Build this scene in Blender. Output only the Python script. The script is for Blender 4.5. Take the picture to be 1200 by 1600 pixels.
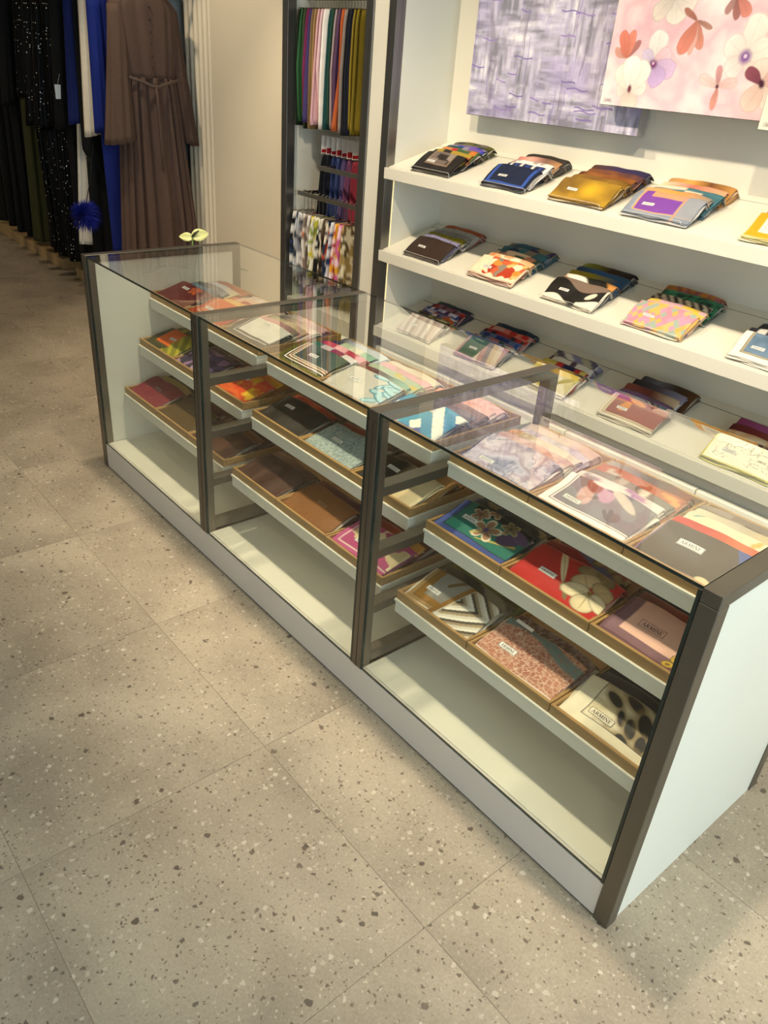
import bpy, bmesh, math, random
import numpy as np
from mathutils import Matrix, Vector, Euler

for o in list(bpy.data.objects): bpy.data.objects.remove(o)
sc = bpy.context.scene
COL = sc.collection
PI = math.pi
random.seed(7)

# ---------------------------------------------------------------- camera
cam_d = bpy.data.cameras.new('camera'); cam = bpy.data.objects.new('camera', cam_d); COL.objects.link(cam)
cam_d.sensor_fit = 'HORIZONTAL'; cam_d.sensor_width = 36.0; cam_d.lens = 36.0*1222.7/1200.0
cam_d.clip_start = 0.05; cam_d.clip_end = 60
_R = np.array([[0.6407,0.7642,0.0744],[0.4218,-0.2693,-0.8658],[-0.6416,0.5861,-0.4948]])
_u, _s, _v = np.linalg.svd(_R); _R = _u@_v
cam.matrix_world = Matrix.Translation((0.4135,-1.1598,1.6479)) @ Matrix(((_R[0,0],-_R[1,0],-_R[2,0]),(_R[0,1],-_R[1,1],-_R[2,1]),(_R[0,2],-_R[1,2],-_R[2,2]))).to_4x4()
sc.camera = cam

# ---------------------------------------------------------------- world, lights, exposure
w = bpy.data.worlds.new('world'); sc.world = w; w.use_nodes = True
w.node_tree.nodes['Background'].inputs[0].default_value = (0.75,0.86,1.0,1)
w.node_tree.nodes['Background'].inputs[1].default_value = 0.6
sc.view_settings.view_transform = 'Standard'; sc.view_settings.look = 'None'
sc.view_settings.exposure = 0.0; sc.view_settings.gamma = 1.0; sc.view_settings.use_curve_mapping = False

CEIL = 3.05
WARM = (1.0,0.84,0.62); WARM2 = (1.0,0.77,0.51)
SPOTS = [  # x, y, watts, colour, cone degrees, tilt towards the back wall in degrees
    (-0.42,0.10,145,WARM,88,22), (-1.50,0.14,150,WARM,88,24), (-2.55,0.20,132,WARM,88,22), (0.75,0.25,112,WARM,88,26),
    (-4.05,0.30,80,WARM,62,26), (-1.60,-1.55,22,WARM,110,0), (-3.60,-0.90,36,WARM2,110,0), (-5.60,-0.60,40,WARM2,110,0), (-7.6,-0.6,40,WARM2,110,0),
    (1.3,-2.0,22,WARM,110,0)]
def add_light(kind, name, loc, power, color, **kw):
    d = bpy.data.lights.new(name, kind); d.energy = power; d.color = color
    for k, v_ in kw.items(): setattr(d, k, v_)
    o = bpy.data.objects.new(name, d); COL.objects.link(o); o.location = loc
    return o
for (x, y, p, c, cone, tilt_) in SPOTS:
    sp_ = add_light('SPOT', 'ceiling_spot_light', (x,y,CEIL-0.03), p*1.0, c, spot_size=math.radians(cone), spot_blend=0.45, shadow_soft_size=0.045)
    sp_.rotation_euler = (math.radians(tilt_),0,0)
day = add_light('AREA', 'shopfront_daylight', (3.35,-0.5,1.45), 225, (0.66,0.84,1.0), shape='RECTANGLE', size=4.6, size_y=2.5)
day.rotation_euler = (0, math.radians(90), 0)
day2 = add_light('AREA', 'entrance_daylight', (1.2,-4.75,1.45), 42, (0.78,0.89,1.0), shape='RECTANGLE', size=3.0, size_y=2.5)
day2.rotation_euler = (math.radians(90), 0, 0)

# ---------------------------------------------------------------- helpers
def lin(h):
    if not isinstance(h, str): return np.array(h, float)
    h = h.lstrip('#'); v = np.array([int(h[i:i+2],16) for i in (0,2,4)])/255.0
    return np.where(v <= 0.04045, v/12.92, ((v+0.055)/1.055)**2.4)
def rgba(h): c = lin(h); return (float(c[0]),float(c[1]),float(c[2]),1.0)

class MB:
    def __init__(s): s.v=[]; s.f=[]; s.m=[]
    def add(s, vs, fs, mi=0):
        n=len(s.v); s.v+= [tuple(a) for a in vs]; s.f += [tuple(i+n for i in f) for f in fs]; s.m += [mi]*len(fs)
    def box(s, x0,x1,y0,y1,z0,z1, mi=0, b=0.0):
        if b <= 0:
            s.add([(x0,y0,z0),(x1,y0,z0),(x1,y1,z0),(x0,y1,z0),(x0,y0,z1),(x1,y0,z1),(x1,y1,z1),(x0,y1,z1)],
                  [(0,3,2,1),(4,5,6,7),(0,1,5,4),(1,2,6,5),(2,3,7,6),(3,0,4,7)], mi); return
        bm = bmesh.new(); bmesh.ops.create_cube(bm, size=1.0)
        for q in bm.verts: q.co = Vector(((x0+x1)/2+q.co.x*(x1-x0),(y0+y1)/2+q.co.y*(y1-y0),(z0+z1)/2+q.co.z*(z1-z0)))
        bmesh.ops.bevel(bm, geom=bm.edges[:], offset=b, segments=1, affect='EDGES', profile=0.5)
        bm.verts.index_update(); s.add([q.co[:] for q in bm.verts], [[q.index for q in f.verts] for f in bm.faces], mi); bm.free()
    def tube(s, pts, r, n=8, mi=0, cap=True):
        pts=[Vector(p) for p in pts]; R=r if isinstance(r,(list,tuple)) else [r]*len(pts); rings=[]
        up=None
        for i,p in enumerate(pts):
            t=(pts[min(i+1,len(pts)-1)]-pts[max(i-1,0)]).normalized()
            if up is None: up = Vector((0,0,1)) if abs(t.z)<0.9 else Vector((1,0,0))
            a=t.cross(up).normalized(); b=a.cross(t).normalized(); up=b
            rings.append([p+a*(R[i]*math.cos(2*PI*k/n))+b*(R[i]*math.sin(2*PI*k/n)) for k in range(n)])
        vs=[q for r_ in rings for q in r_]; fs=[]
        for i in range(len(rings)-1):
            for k in range(n): fs.append((i*n+k,i*n+(k+1)%n,(i+1)*n+(k+1)%n,(i+1)*n+k))
        if cap: fs.append(tuple(range(n))[::-1]); fs.append(tuple((len(rings)-1)*n+k for k in range(n)))
        s.add(vs,fs,mi)
    def build(s, name, mats, parent=None, smooth=False, loc=None):
        me = bpy.data.meshes.new(name); me.from_pydata(s.v, [], s.f)
        mats = mats if isinstance(mats,(list,tuple)) else [mats]
        for m_ in mats: me.materials.append(m_)
        if len(mats) > 1: me.polygons.foreach_set('material_index', s.m)
        if smooth: me.polygons.foreach_set('use_smooth', [True]*len(me.polygons))
        me.update()
        return link(name, me, parent, loc)
def link(name, me, parent=None, loc=None, rot=None):
    o = bpy.data.objects.new(name, me); COL.objects.link(o)
    if parent: o.parent = parent
    if loc is not None: o.location = loc
    if rot is not None: o.rotation_euler = rot
    return o
def tag(o, label=None, cat=None, group=None, kind=None):
    if label: o['label'] = label
    if cat: o['category'] = cat
    if group: o['group'] = group
    if kind: o['kind'] = kind
    return o
def empty(name, loc=(0,0,0), rot=(0,0,0)):
    o = bpy.data.objects.new(name, None); COL.objects.link(o); o.location = loc; o.rotation_euler = rot
    o.empty_display_size = 0.05
    return o
def boxo(name, mat, x0,x1,y0,y1,z0,z1, parent=None, b=0.0, kind=None):
    m = MB(); m.box(x0,x1,y0,y1,z0,z1,0,b); o = m.build(name, mat, parent)
    if kind: o['kind'] = kind
    return o

# ---------------------------------------------------------------- materials
def new_mat(name):
    m = bpy.data.materials.new(name); m.use_nodes = True; nt = m.node_tree
    return m, nt, nt.nodes['Principled BSDF']
def N(nt, t, **kw):
    n = nt.nodes.new(t)
    for k, v_ in kw.items(): setattr(n, k, v_)
    return n
def simple(name, color, rough=0.5, metal=0.0, var=0.06, scale=12.0, stretch=(1,1,1), bump=0.0, bscale=60, spec=0.5, sheen=0.0):
    m, nt, p = new_mat(name); L = nt.links
    tc = N(nt,'ShaderNodeTexCoord'); mp = N(nt,'ShaderNodeMapping'); mp.inputs['Scale'].default_value = stretch
    nz = N(nt,'ShaderNodeTexNoise'); nz.inputs['Scale'].default_value = scale; nz.inputs['Detail'].default_value = 5
    L.new(tc.outputs['Object'], mp.inputs['Vector']); L.new(mp.outputs['Vector'], nz.inputs['Vector'])
    cr = N(nt,'ShaderNodeValToRGB'); c = lin(color)
    a = c*(1-var); b_ = np.minimum(c*(1+var),1)
    cr.color_ramp.elements[0].position = .3; cr.color_ramp.elements[1].position = .7
    cr.color_ramp.elements[0].color = (*a,1); cr.color_ramp.elements[1].color = (*b_,1)
    L.new(nz.outputs['Fac'], cr.inputs['Fac']); L.new(cr.outputs['Color'], p.inputs['Base Color'])
    p.inputs['Roughness'].default_value = rough; p.inputs['Metallic'].default_value = metal
    p.inputs['Specular IOR Level'].default_value = spec
    if sheen: p.inputs['Sheen Weight'].default_value = sheen
    if bump:
        n2 = N(nt,'ShaderNodeTexNoise'); n2.inputs['Scale'].default_value = bscale; L.new(mp.outputs['Vector'], n2.inputs['Vector'])
        bp_ = N(nt,'ShaderNodeBump'); bp_.inputs['Strength'].default_value = bump; bp_.inputs['Distance'].default_value = 0.004
        L.new(n2.outputs['Fac'], bp_.inputs['Height']); L.new(bp_.outputs['Normal'], p.inputs['Normal'])
    return m
M = {}
M['lacquer'] = simple('white_lacquer', '#e0dccd', .38, var=.012, scale=4)
M['wall'] = simple('wall_paint', '#ece6d8', .7, var=.02, scale=3)
M['wall_dark'] = simple('taupe_wall_paint', '#8d857b', .7, var=.03, scale=3)
M['ceiling'] = simple('ceiling_paint', '#efece4', .85, var=.01)
M['cream'] = simple('cream_panel_paint', '#e6d9c0', .55, var=.02, scale=2)
M['kick'] = simple('grey_white_laminate', '#d2ccc2', .4, var=.015, scale=6)
M['bronze'] = simple('brushed_bronze_steel', '#726d63', .38, metal=.85, var=.10, scale=9, stretch=(1,1,.25), bump=.04, bscale=140)
M['steel'] = simple('brushed_dark_steel', '#85837f', .30, metal=.9, var=.12, scale=7, stretch=(6,6,.3), bump=.05, bscale=80)
M['chrome'] = simple('bright_steel', '#c8c2b6', .25, metal=1.0, var=.04)
M['oak'] = simple('oak_veneer', '#a5814f', .5, var=.16, scale=9, stretch=(1,9,9))
M['ply'] = simple('light_wood_plinth', '#c9a874', .55, var=.10, scale=5, stretch=(.6,8,8))
M['dark_gap'] = simple('dark_shadow_gap', '#2a2723', .8)
M['black'] = simple('black_plastic', '#151515', .5)
M['paper'] = simple('white_card', '#f2efe8', .6, var=.02)
M['lilac'] = simple('lilac_card', '#cfc6d8', .55, var=.03)
M['redcard'] = simple('red_card', '#b4232b', .5)
M['ink'] = simple('black_ink', '#17130f', .6)
M['grout'] = simple('grey_grout', '#a89c88', .9)

def emission(name, c, s):
    m = bpy.data.materials.new(name); m.use_nodes = True; nt = m.node_tree; nt.nodes.clear()
    e = N(nt,'ShaderNodeEmission'); e.inputs[0].default_value = rgba(c); e.inputs[1].default_value = s
    o = N(nt,'ShaderNodeOutputMaterial'); nt.links.new(e.outputs[0], o.inputs[0]); return m
M['led'] = emission('warm_led', '#ffd98c', 5.0)
M['led_soft'] = emission('soft_warm_led', '#ffdf9c', 1.6)
M['lamp'] = emission('lamp_face', '#ffe2b0', 6.0)

def pane_mat(name, tint, boost, rough=0.0):
    m = bpy.data.materials.new(name); m.use_nodes = True; nt = m.node_tree; nt.nodes.clear(); L = nt.links
    tr = N(nt,'ShaderNodeBsdfTransparent'); tr.inputs[0].default_value = (*tint,1)
    gl = N(nt,'ShaderNodeBsdfGlossy'); gl.inputs['Roughness'].default_value = rough; gl.inputs[0].default_value = (1,1,1,1)
    fr = N(nt,'ShaderNodeFresnel'); fr.inputs[0].default_value = 1.5
    ge = N(nt,'ShaderNodeNewGeometry')
    inv = N(nt,'ShaderNodeMath', operation='SUBTRACT'); inv.inputs[0].default_value = 1.0; L.new(ge.outputs['Backfacing'], inv.inputs[1])
    mu = N(nt,'ShaderNodeMath', operation='MULTIPLY'); L.new(fr.outputs[0], mu.inputs[0]); mu.inputs[1].default_value = boost
    m2 = N(nt,'ShaderNodeMath', operation='MULTIPLY', use_clamp=True); L.new(mu.outputs[0], m2.inputs[0]); L.new(inv.outputs[0], m2.inputs[1])
    mx = N(nt,'ShaderNodeMixShader'); L.new(m2.outputs[0], mx.inputs[0]); L.new(tr.outputs[0], mx.inputs[1]); L.new(gl.outputs[0], mx.inputs[2])
    o = N(nt,'ShaderNodeOutputMaterial'); L.new(mx.outputs[0], o.inputs[0]); return m
M['glass'] = pane_mat('clear_glass', (.965,.985,.97), 1.0)
M['glass_top'] = pane_mat('clear_top_glass', (.965,.985,.97), 1.8)
M['acrylic'] = pane_mat('clear_acrylic', (.985,.985,.985), 1.4)
M['glass_edge'] = simple('glass_edge', '#232c27', .15, var=.1)
M['acrylic_edge'] = simple('acrylic_edge', '#e8e6e0', .2, var=.03)

def print_mat(name, rough, sheen=.2, wscale=900):
    m, nt, p = new_mat(name); L = nt.links
    at = N(nt,'ShaderNodeAttribute'); at.attribute_name = 'print'
    tc = N(nt,'ShaderNodeTexCoord'); nz = N(nt,'ShaderNodeTexNoise'); nz.inputs['Scale'].default_value = 40; nz.inputs['Detail'].default_value = 4
    L.new(tc.outputs['Object'], nz.inputs['Vector'])
    mr = N(nt,'ShaderNodeMapRange'); mr.inputs[3].default_value = .88; mr.inputs[4].default_value = 1.08
    L.new(nz.outputs['Fac'], mr.inputs[0])
    vm = N(nt,'ShaderNodeVectorMath', operation='SCALE'); L.new(at.outputs['Color'], vm.inputs[0]); L.new(mr.outputs[0], vm.inputs['Scale'])
    L.new(vm.outputs[0], p.inputs['Base Color']); p.inputs['Roughness'].default_value = rough
    p.inputs['Specular IOR Level'].default_value = .28
    p.inputs['Sheen Weight'].default_value = sheen; p.inputs['Sheen Roughness'].default_value = .4
    bp_ = N(nt,'ShaderNodeBump'); bp_.inputs['Strength'].default_value = .12; bp_.inputs['Distance'].default_value = .003
    L.new(nz.outputs['Fac'], bp_.inputs['Height']); L.new(bp_.outputs['Normal'], p.inputs['Normal'])
    return m
M['silk'] = print_mat('printed_silk', .5, .0)
M['canvas'] = print_mat('printed_canvas', .75, .0)
M['cloth'] = print_mat('dyed_cloth', .8, .0)

def terrazzo():
    m, nt, p = new_mat('terrazzo_tile'); L = nt.links
    ge = N(nt,'ShaderNodeNewGeometry'); oi = N(nt,'ShaderNodeObjectInfo')
    sc_ = N(nt,'ShaderNodeMath', operation='MULTIPLY'); L.new(oi.outputs['Random'], sc_.inputs[0]); sc_.inputs[1].default_value = 37.0
    off = N(nt,'ShaderNodeVectorMath', operation='ADD'); L.new(ge.outputs['Position'], off.inputs[0]); L.new(sc_.outputs[0], off.inputs[1])
    wn = N(nt,'ShaderNodeTexNoise'); wn.inputs['Scale'].default_value = 85; wn.inputs['Detail'].default_value = 2; L.new(off.outputs[0], wn.inputs['Vector'])
    ws = N(nt,'ShaderNodeVectorMath', operation='SCALE'); ws.inputs['Scale'].default_value = .016; L.new(wn.outputs['Color'], ws.inputs[0])
    wv = N(nt,'ShaderNodeVectorMath', operation='ADD'); L.new(off.outputs[0], wv.inputs[0]); L.new(ws.outputs[0], wv.inputs[1])
    # ground colour
    bn = N(nt,'ShaderNodeTexNoise'); bn.inputs['Scale'].default_value = 3.2; bn.inputs['Detail'].default_value = 6; L.new(off.outputs[0], bn.inputs['Vector'])
    fn = N(nt,'ShaderNodeTexNoise'); fn.inputs['Scale'].default_value = 160; fn.inputs['Detail'].default_value = 3; L.new(off.outputs[0], fn.inputs['Vector'])
    cr = N(nt,'ShaderNodeValToRGB'); e = cr.color_ramp.elements
    e[0].position = .34; e[0].color = rgba('#998d7b'); e[1].position = .66; e[1].color = rgba('#b5a893'); L.new(bn.outputs['Fac'], cr.inputs['Fac'])
    fr = N(nt,'ShaderNodeMapRange'); fr.inputs[1].default_value = .3; fr.inputs[2].default_value = .7; fr.inputs[3].default_value = .90; fr.inputs[4].default_value = 1.08; L.new(fn.outputs['Fac'], fr.inputs[0])
    base = N(nt,'ShaderNodeVectorMath', operation='SCALE'); L.new(cr.outputs['Color'], base.inputs[0]); L.new(fr.outputs[0], base.inputs['Scale'])
    cur = base.outputs[0]
    def chips(cur, scale, lo, hi, r0, r1, colA, colB, strength):
        vo = N(nt,'ShaderNodeTexVoronoi', voronoi_dimensions='2D'); vo.inputs['Scale'].default_value = scale; vo.inputs['Randomness'].default_value = .9
        L.new(wv.outputs[0], vo.inputs['Vector'])
        sp = N(nt,'ShaderNodeSeparateColor'); L.new(vo.outputs['Color'], sp.inputs[0])
        a = N(nt,'ShaderNodeMath', operation='GREATER_THAN'); L.new(sp.outputs[0], a.inputs[0]); a.inputs[1].default_value = lo
        b = N(nt,'ShaderNodeMath', operation='LESS_THAN'); L.new(sp.outputs[0], b.inputs[0]); b.inputs[1].default_value = hi
        rad = N(nt,'ShaderNodeMapRange'); rad.inputs[3].default_value = r0; rad.inputs[4].default_value = r1; L.new(sp.outputs[1], rad.inputs[0])
        sub = N(nt,'ShaderNodeMath', operation='SUBTRACT'); L.new(rad.outputs[0], sub.inputs[0]); L.new(vo.outputs['Distance'], sub.inputs[1])
        edge = N(nt,'ShaderNodeMath', operation='MULTIPLY', use_clamp=True); L.new(sub.outputs[0], edge.inputs[0]); edge.inputs[1].default_value = 22
        ab = N(nt,'ShaderNodeMath', operation='MULTIPLY'); L.new(a.outputs[0], ab.inputs[0]); L.new(b.outputs[0], ab.inputs[1])
        fac = N(nt,'ShaderNodeMath', operation='MULTIPLY'); L.new(ab.outputs[0], fac.inputs[0]); L.new(edge.outputs[0], fac.inputs[1])
        f2 = N(nt,'ShaderNodeMath', operation='MULTIPLY'); L.new(fac.outputs[0], f2.inputs[0]); f2.inputs[1].default_value = strength
        cm = N(nt,'ShaderNodeMix', data_type='RGBA'); L.new(sp.outputs[2], cm.inputs[0]); cm.inputs[6].default_value = rgba(colA); cm.inputs[7].default_value = rgba(colB)
        mx = N(nt,'ShaderNodeMix', data_type='RGBA'); L.new(f2.outputs[0], mx.inputs[0]); L.new(cur, mx.inputs[6]); L.new(cm.outputs[2], mx.inputs[7])
        return mx.outputs[2]
    cur = chips(cur, 190, 0, .22, .14, .34, '#bdb09b', '#afa38f', .6)
    cur = chips(cur, 112, .20, .36, .12, .32, '#64574a', '#786b5b', .75)
    cur = chips(cur, 92, .0, .15, .14, .34, '#cbbfab', '#b9ad99', .8)
    cur = chips(cur, 66, .4, .52, .13, .30, '#51463c', '#6d6052', .8)
    cur = chips(cur, 46, .0, .11, .14, .31, '#d2c7b4', '#bfb3a0', .85)
    cur = chips(cur, 30, .0, .07, .10, .27, '#4a3f37', '#665a4e', .85)
    L.new(cur, p.inputs['Base Color'])
    p.inputs['Roughness'].default_value = .42; p.inputs['Specular IOR Level'].default_value = .35
    return m
M['terrazzo'] = terrazzo()

# ---------------------------------------------------------------- 2-D print designs (numpy)
def _hash(ix, iy, seed):
    n = (ix.astype(np.int64)*374761393 + iy.astype(np.int64)*668265263 + seed*1442695041) & 0x7fffffff
    n = ((n ^ (n >> 13))*1274126177) & 0x7fffffff
    return ((n ^ (n >> 16)) & 0xffff)/65535.0
def vn(X, Y, s, seed=0):
    x=X*s; y=Y*s; ix=np.floor(x); iy=np.floor(y); fx=x-ix; fy=y-iy; fx=fx*fx*(3-2*fx); fy=fy*fy*(3-2*fy)
    a=_hash(ix,iy,seed); b=_hash(ix+1,iy,seed); c=_hash(ix,iy+1,seed); d=_hash(ix+1,iy+1,seed)
    return (a*(1-fx)+b*fx)*(1-fy)+(c*(1-fx)+d*fx)*fy
def fbm(X, Y, s, seed=0, o=4):
    t=0; a=.5
    for i in range(o): t=t+a*vn(X,Y,s*2**i,seed+i*17); a*=.5
    return t/(1-.5**o)
def ramp(t, cols):
    c=np.array([lin(q) for q in cols]); t=np.clip(t,0,1)*(len(c)-1); i=np.clip(t.astype(int),0,len(c)-2); f=(t-i)[...,None]
    return c[i]*(1-f)+c[i+1]*f
def over(C, m_, col): 
    c = lin(col) if not isinstance(col,np.ndarray) else col
    return C*(1-m_[...,None])+c*m_[...,None]
def sm(d, soft): return np.clip(d/soft+.5,0,1)
def ell(C, X, Y, cx, cy, a, b, rot, col, soft=.12):
    c,s=math.cos(rot),math.sin(rot); x=(X-cx)*c+(Y-cy)*s; y=-(X-cx)*s+(Y-cy)*c
    return over(C, sm(1-np.sqrt((x/a)**2+(y/b)**2),soft), col)
def line(C, X, Y, p, q, wd, col, wd2=None):
    px,py=p; qx,qy=q; dx,dy=qx-px,qy-py; t=np.clip(((X-px)*dx+(Y-py)*dy)/(dx*dx+dy*dy),0,1)
    d=np.hypot(X-px-t*dx,Y-py-t*dy); ww=wd if wd2 is None else wd+(wd2-wd)*t
    return over(C, sm(ww/2-d,.0015), col)
def flower(C, X, Y, cx, cy, r, n, ph, pc, ec, cc, pinch=.7):
    dx,dy=X-cx,Y-cy; rr=np.hypot(dx,dy)/r; th=np.arctan2(dy,dx)
    k=np.abs(np.cos(n*(th-ph)/2)); lim=.28+.72*k**pinch
    m_=sm(lim-rr,.10); inner=sm(lim-.14-rr,.10)
    C=over(C,m_,ec); col=lin(pc)*(.62+.5*np.clip(rr/lim,0,1))[...,None]
    col=col*(1-.25*(k<.35))[...,None]
    C=C*(1-inner[...,None])+np.clip(col,0,1)*inner[...,None]
    return over(C, sm(.16-rr,.06), cc)
def vor(X, Y, s, seed):
    x=X*s; y=Y*s; ix=np.floor(x); iy=np.floor(y); best=np.full(X.shape,9.); sec=np.full(X.shape,9.); idv=np.zeros(X.shape)
    for i in (-1,0,1):
        for j in (-1,0,1):
            cx=ix+i; cy=iy+j; px=cx+_hash(cx,cy,seed); py=cy+_hash(cx,cy,seed+5); d=np.hypot(px-x,py-y); h=_hash(cx,cy,seed+9)
            upd=d<best; sec=np.where(upd,best,np.minimum(sec,d)); idv=np.where(upd,h,idv); best=np.where(upd,d,best)
    return idv,best,sec
def pick(h, cols):
    c=np.array([lin(q) for q in cols]); return c[np.clip((h*len(c)).astype(int),0,len(c)-1)]
def design(sp, X, Y, W, L, seed=0):
    """colour of the print at X across, Y away from the front edge, in metres"""
    k=sp[0]; one=np.ones(X.shape)
    if k=='plain': return lin(sp[1])*(.9+.2*fbm(X,Y,25,seed))[...,None]
    if k=='rib': return lin(sp[1])*(.72+.5*(np.sin(X*2*PI/.014)>0)*(.7+.3*(np.sin(Y*2*PI/.014)>0)))[...,None]
    if k=='ombre': return ramp((fbm(X,Y,sp[2] if len(sp)>2 else 9,seed)-.25)*2, sp[1])
    if k=='sweep': return ramp(X/W+.25*(fbm(X,Y,10,seed)-.5), sp[1])
    if k in ('frame','corner'):
        d=np.minimum(X,Y) if k=='corner' else np.minimum(np.minimum(X,W-X),np.minimum(Y,L-Y+.03))
        C=design(sp[2],X,Y,W,L,seed); acc=0
        bands=[]
        for wd,c in sp[1]: bands.append((acc,acc+wd,c)); acc+=wd
        for a,b,c in bands[::-1]: C=over(C, sm(b-d,.001), c)
        return C
    if k=='blocks':
        n=sp[2]; t=X/W*n+.8*(_hash(np.floor(Y/.05),np.zeros(X.shape),seed)); return pick(_hash(np.floor(t),np.floor(Y/.04+.3*seed),seed+3),sp[1])
    if k=='stripes':
        n=sp[2]; a=sp[3] if len(sp)>3 else 0.; t=(X*math.cos(a)+Y*math.sin(a))/W*n; i=np.floor(t).astype(int)%len(sp[1])
        c=np.array([lin(q) for q in sp[1]]); return c[i]
    if k=='diamond':
        a=sp[2]; b=a*1.5; p=X/a+Y/b; q=X/a-Y/b; i=np.floor(p); j=np.floor(q); return pick(_hash(i,j,seed+1) if sp[-1]=='r' else ((i+2*j)%len(sp[1]))/len(sp[1])+.01, sp[1])
    if k=='patch':
        wx=X+.02*(vn(X,Y,30,seed+2)-.5); wy=Y+.02*(vn(X,Y,30,seed+4)-.5)
        h,d1,d2=vor(wx,wy,sp[2],seed); C=pick(h,sp[1])
        if len(sp)>3: C=over(C, sm(.05-(d2-d1),.04), sp[3])
        return C
    if k=='floral':
        C=design(('ombre',sp[1],12),X,Y,W,L,seed); r=random.Random(seed)
        for i in range(sp[3]):
            c=sp[2][i%len(sp[2])]; C=flower(C,X,Y,r.uniform(0,W),r.uniform(0,L),r.uniform(.6,1.2)*sp[4],r.choice((4,5)),r.uniform(0,6),c,sp[5] if len(sp)>5 else c,sp[2][(i+1)%len(sp[2])])
        return C
    if k=='leaves':
        C=design(sp[1],X,Y,W,L,seed); r=random.Random(seed)
        for i in range(sp[3]):
            C=ell(C,X,Y,r.uniform(0,W),r.uniform(0,L),r.uniform(.7,1.3)*sp[4],.38*sp[4],r.uniform(0,3.1),sp[2][i%len(sp[2])])
        return C
    if k=='lace':
        C=design(('ombre',sp[1],14),X,Y,W,L,seed); h,d1,d2=vor(X+.006*vn(X,Y,90,1),Y+.006*vn(X,Y,90,3),70,seed)
        C=over(C, sm(.10-(d2-d1),.06)*.75, sp[2])
        return over(C,(fbm(X,Y,160,seed)>.57)*.4,sp[2])
    return HERO[k](X,Y,W,L,seed)
def h_teal(X,Y,W,L,seed):
    C=design(('corner',[(.022,'#3f4f8c'),(.003,'#1c3a3a')],('plain','#1d6a5c')),X,Y,W,L,seed)
    C=over(C, sm(np.minimum(Y-.125,X-.05),.003), '#14181a')
    C=over(C, sm(np.minimum(Y-.155,.09-X),.003), '#b0935a')
    C=line(C,X,Y,(.13,.035),(.235,.075),.004,'#b5a44f',.010)
    C=ell(C,X,Y,.205,.085,.032,.022,.6,'#4a3a58'); C=ell(C,X,Y,.225,.115,.03,.02,-.4,'#5b4668')
    C=flower(C,X,Y,.135,.078,.046,5,.4,'#9a7458','#e3d6b8','#4b3f77')
    C=flower(C,X,Y,.082,.115,.030,5,1.5,'#8f6a4e','#dccbaa','#5a4030')
    C=flower(C,X,Y,.115,.150,.026,4,.7,'#a27b52','#dccbaa','#5a4030')
    C=flower(C,X,Y,.185,.125,.030,5,2.1,'#7d6a48','#b5a47a','#3a3428')
    return line(C,X,Y,(.105,.045),(.125,.066),.008,'#b9a862')
def h_red(X,Y,W,L,seed):
    C=design(('plain','#b4221c'),X,Y,W,L,seed)
    t=np.clip((X-.058)/.075,0,1); yc=.175-.115*t; wd=.017*np.sin(PI*np.clip(t*.93+.07,0,1))**.7
    C=over(C, sm(wd-np.abs(Y-yc),.002)*(X>.056)*(X<.135), '#d9c8a0'); C=over(C, sm(.0015-np.abs(Y-yc),.001)*(X>.056)*(X<.14), '#7a6a4a')
    for (cx,cy,a,b,ro) in [(.150,.052,.020,.008,.9),(.158,.030,.018,.006,-1.0),(.140,.055,.014,.005,.1),(.155,.075,.015,.006,1.4)]: C=ell(C,X,Y,cx,cy,a,b,ro,'#76653f')
    for (cx,cy,a,b,ro,c) in [(.165,.135,.034,.020,.2,'#8d7c58'),(.205,.140,.030,.018,-.4,'#85744f'),(.172,.103,.036,.023,.6,'#c7b187'),(.228,.098,.036,.020,-.35,'#bda678'),(.168,.062,.036,.024,.35,'#e3d3ac'),(.206,.036,.030,.030,.2,'#dccaa2'),(.238,.058,.032,.020,-.6,'#e6d7b2')]:
        C=ell(C,X,Y,cx,cy,a*1.06,b*1.06,ro,'#5e4e30',.06); C=ell(C,X,Y,cx,cy,a,b,ro,lin(c)*.85,.2); C=ell(C,X,Y,cx+a*.15,cy-b*.1,a*.7,b*.7,ro,c,.6)
        for q in (-.35,0,.35): C=line(C,X,Y,(.203,.072),(cx+(cx-.203)*.5+q*b*math.sin(ro)*-1.2,cy+(cy-.072)*.5+q*b*math.cos(ro)*1.2),.0010,'#9c8a60')
    return ell(C,X,Y,.203,.074,.007,.006,.3,'#8a6f34')
def h_red2(X,Y,W,L,seed):
    C=design(('plain','#8e1c1c'),X,Y,W,L,seed); C=line(C,X,Y,(.02,.2),(.20,.11),.03,'#5b6390')
    C=flower(C,X,Y,.17,.17,.05,5,.4,'#8d7a55','#5c4f36','#4a3f2b'); return flower(C,X,Y,.24,.12,.045,5,1.4,'#9a8660','#5c4f36','#4a3f2b')
def h_chain(X,Y,W,L,seed):
    C=design(('corner',[(.008,'#6b4750'),(.0015,'#4a2c36'),(.026,'#7d5a62')],('plain','#e2b3a0')),X,Y,W,L,seed)
    for i in range(6):
        cx=.176+.006*i; cy=.018+.026*i; ro=1.3 if i%2 else .3
        C=ell(C,X,Y,cx,cy,.015,.011,ro,'#6d5418'); C=ell(C,X,Y,cx,cy,.013,.009,ro,'#c9a43a'); C=ell(C,X,Y,cx,cy,.006,.004,ro,'#7a5d1e')
    return C
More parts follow.
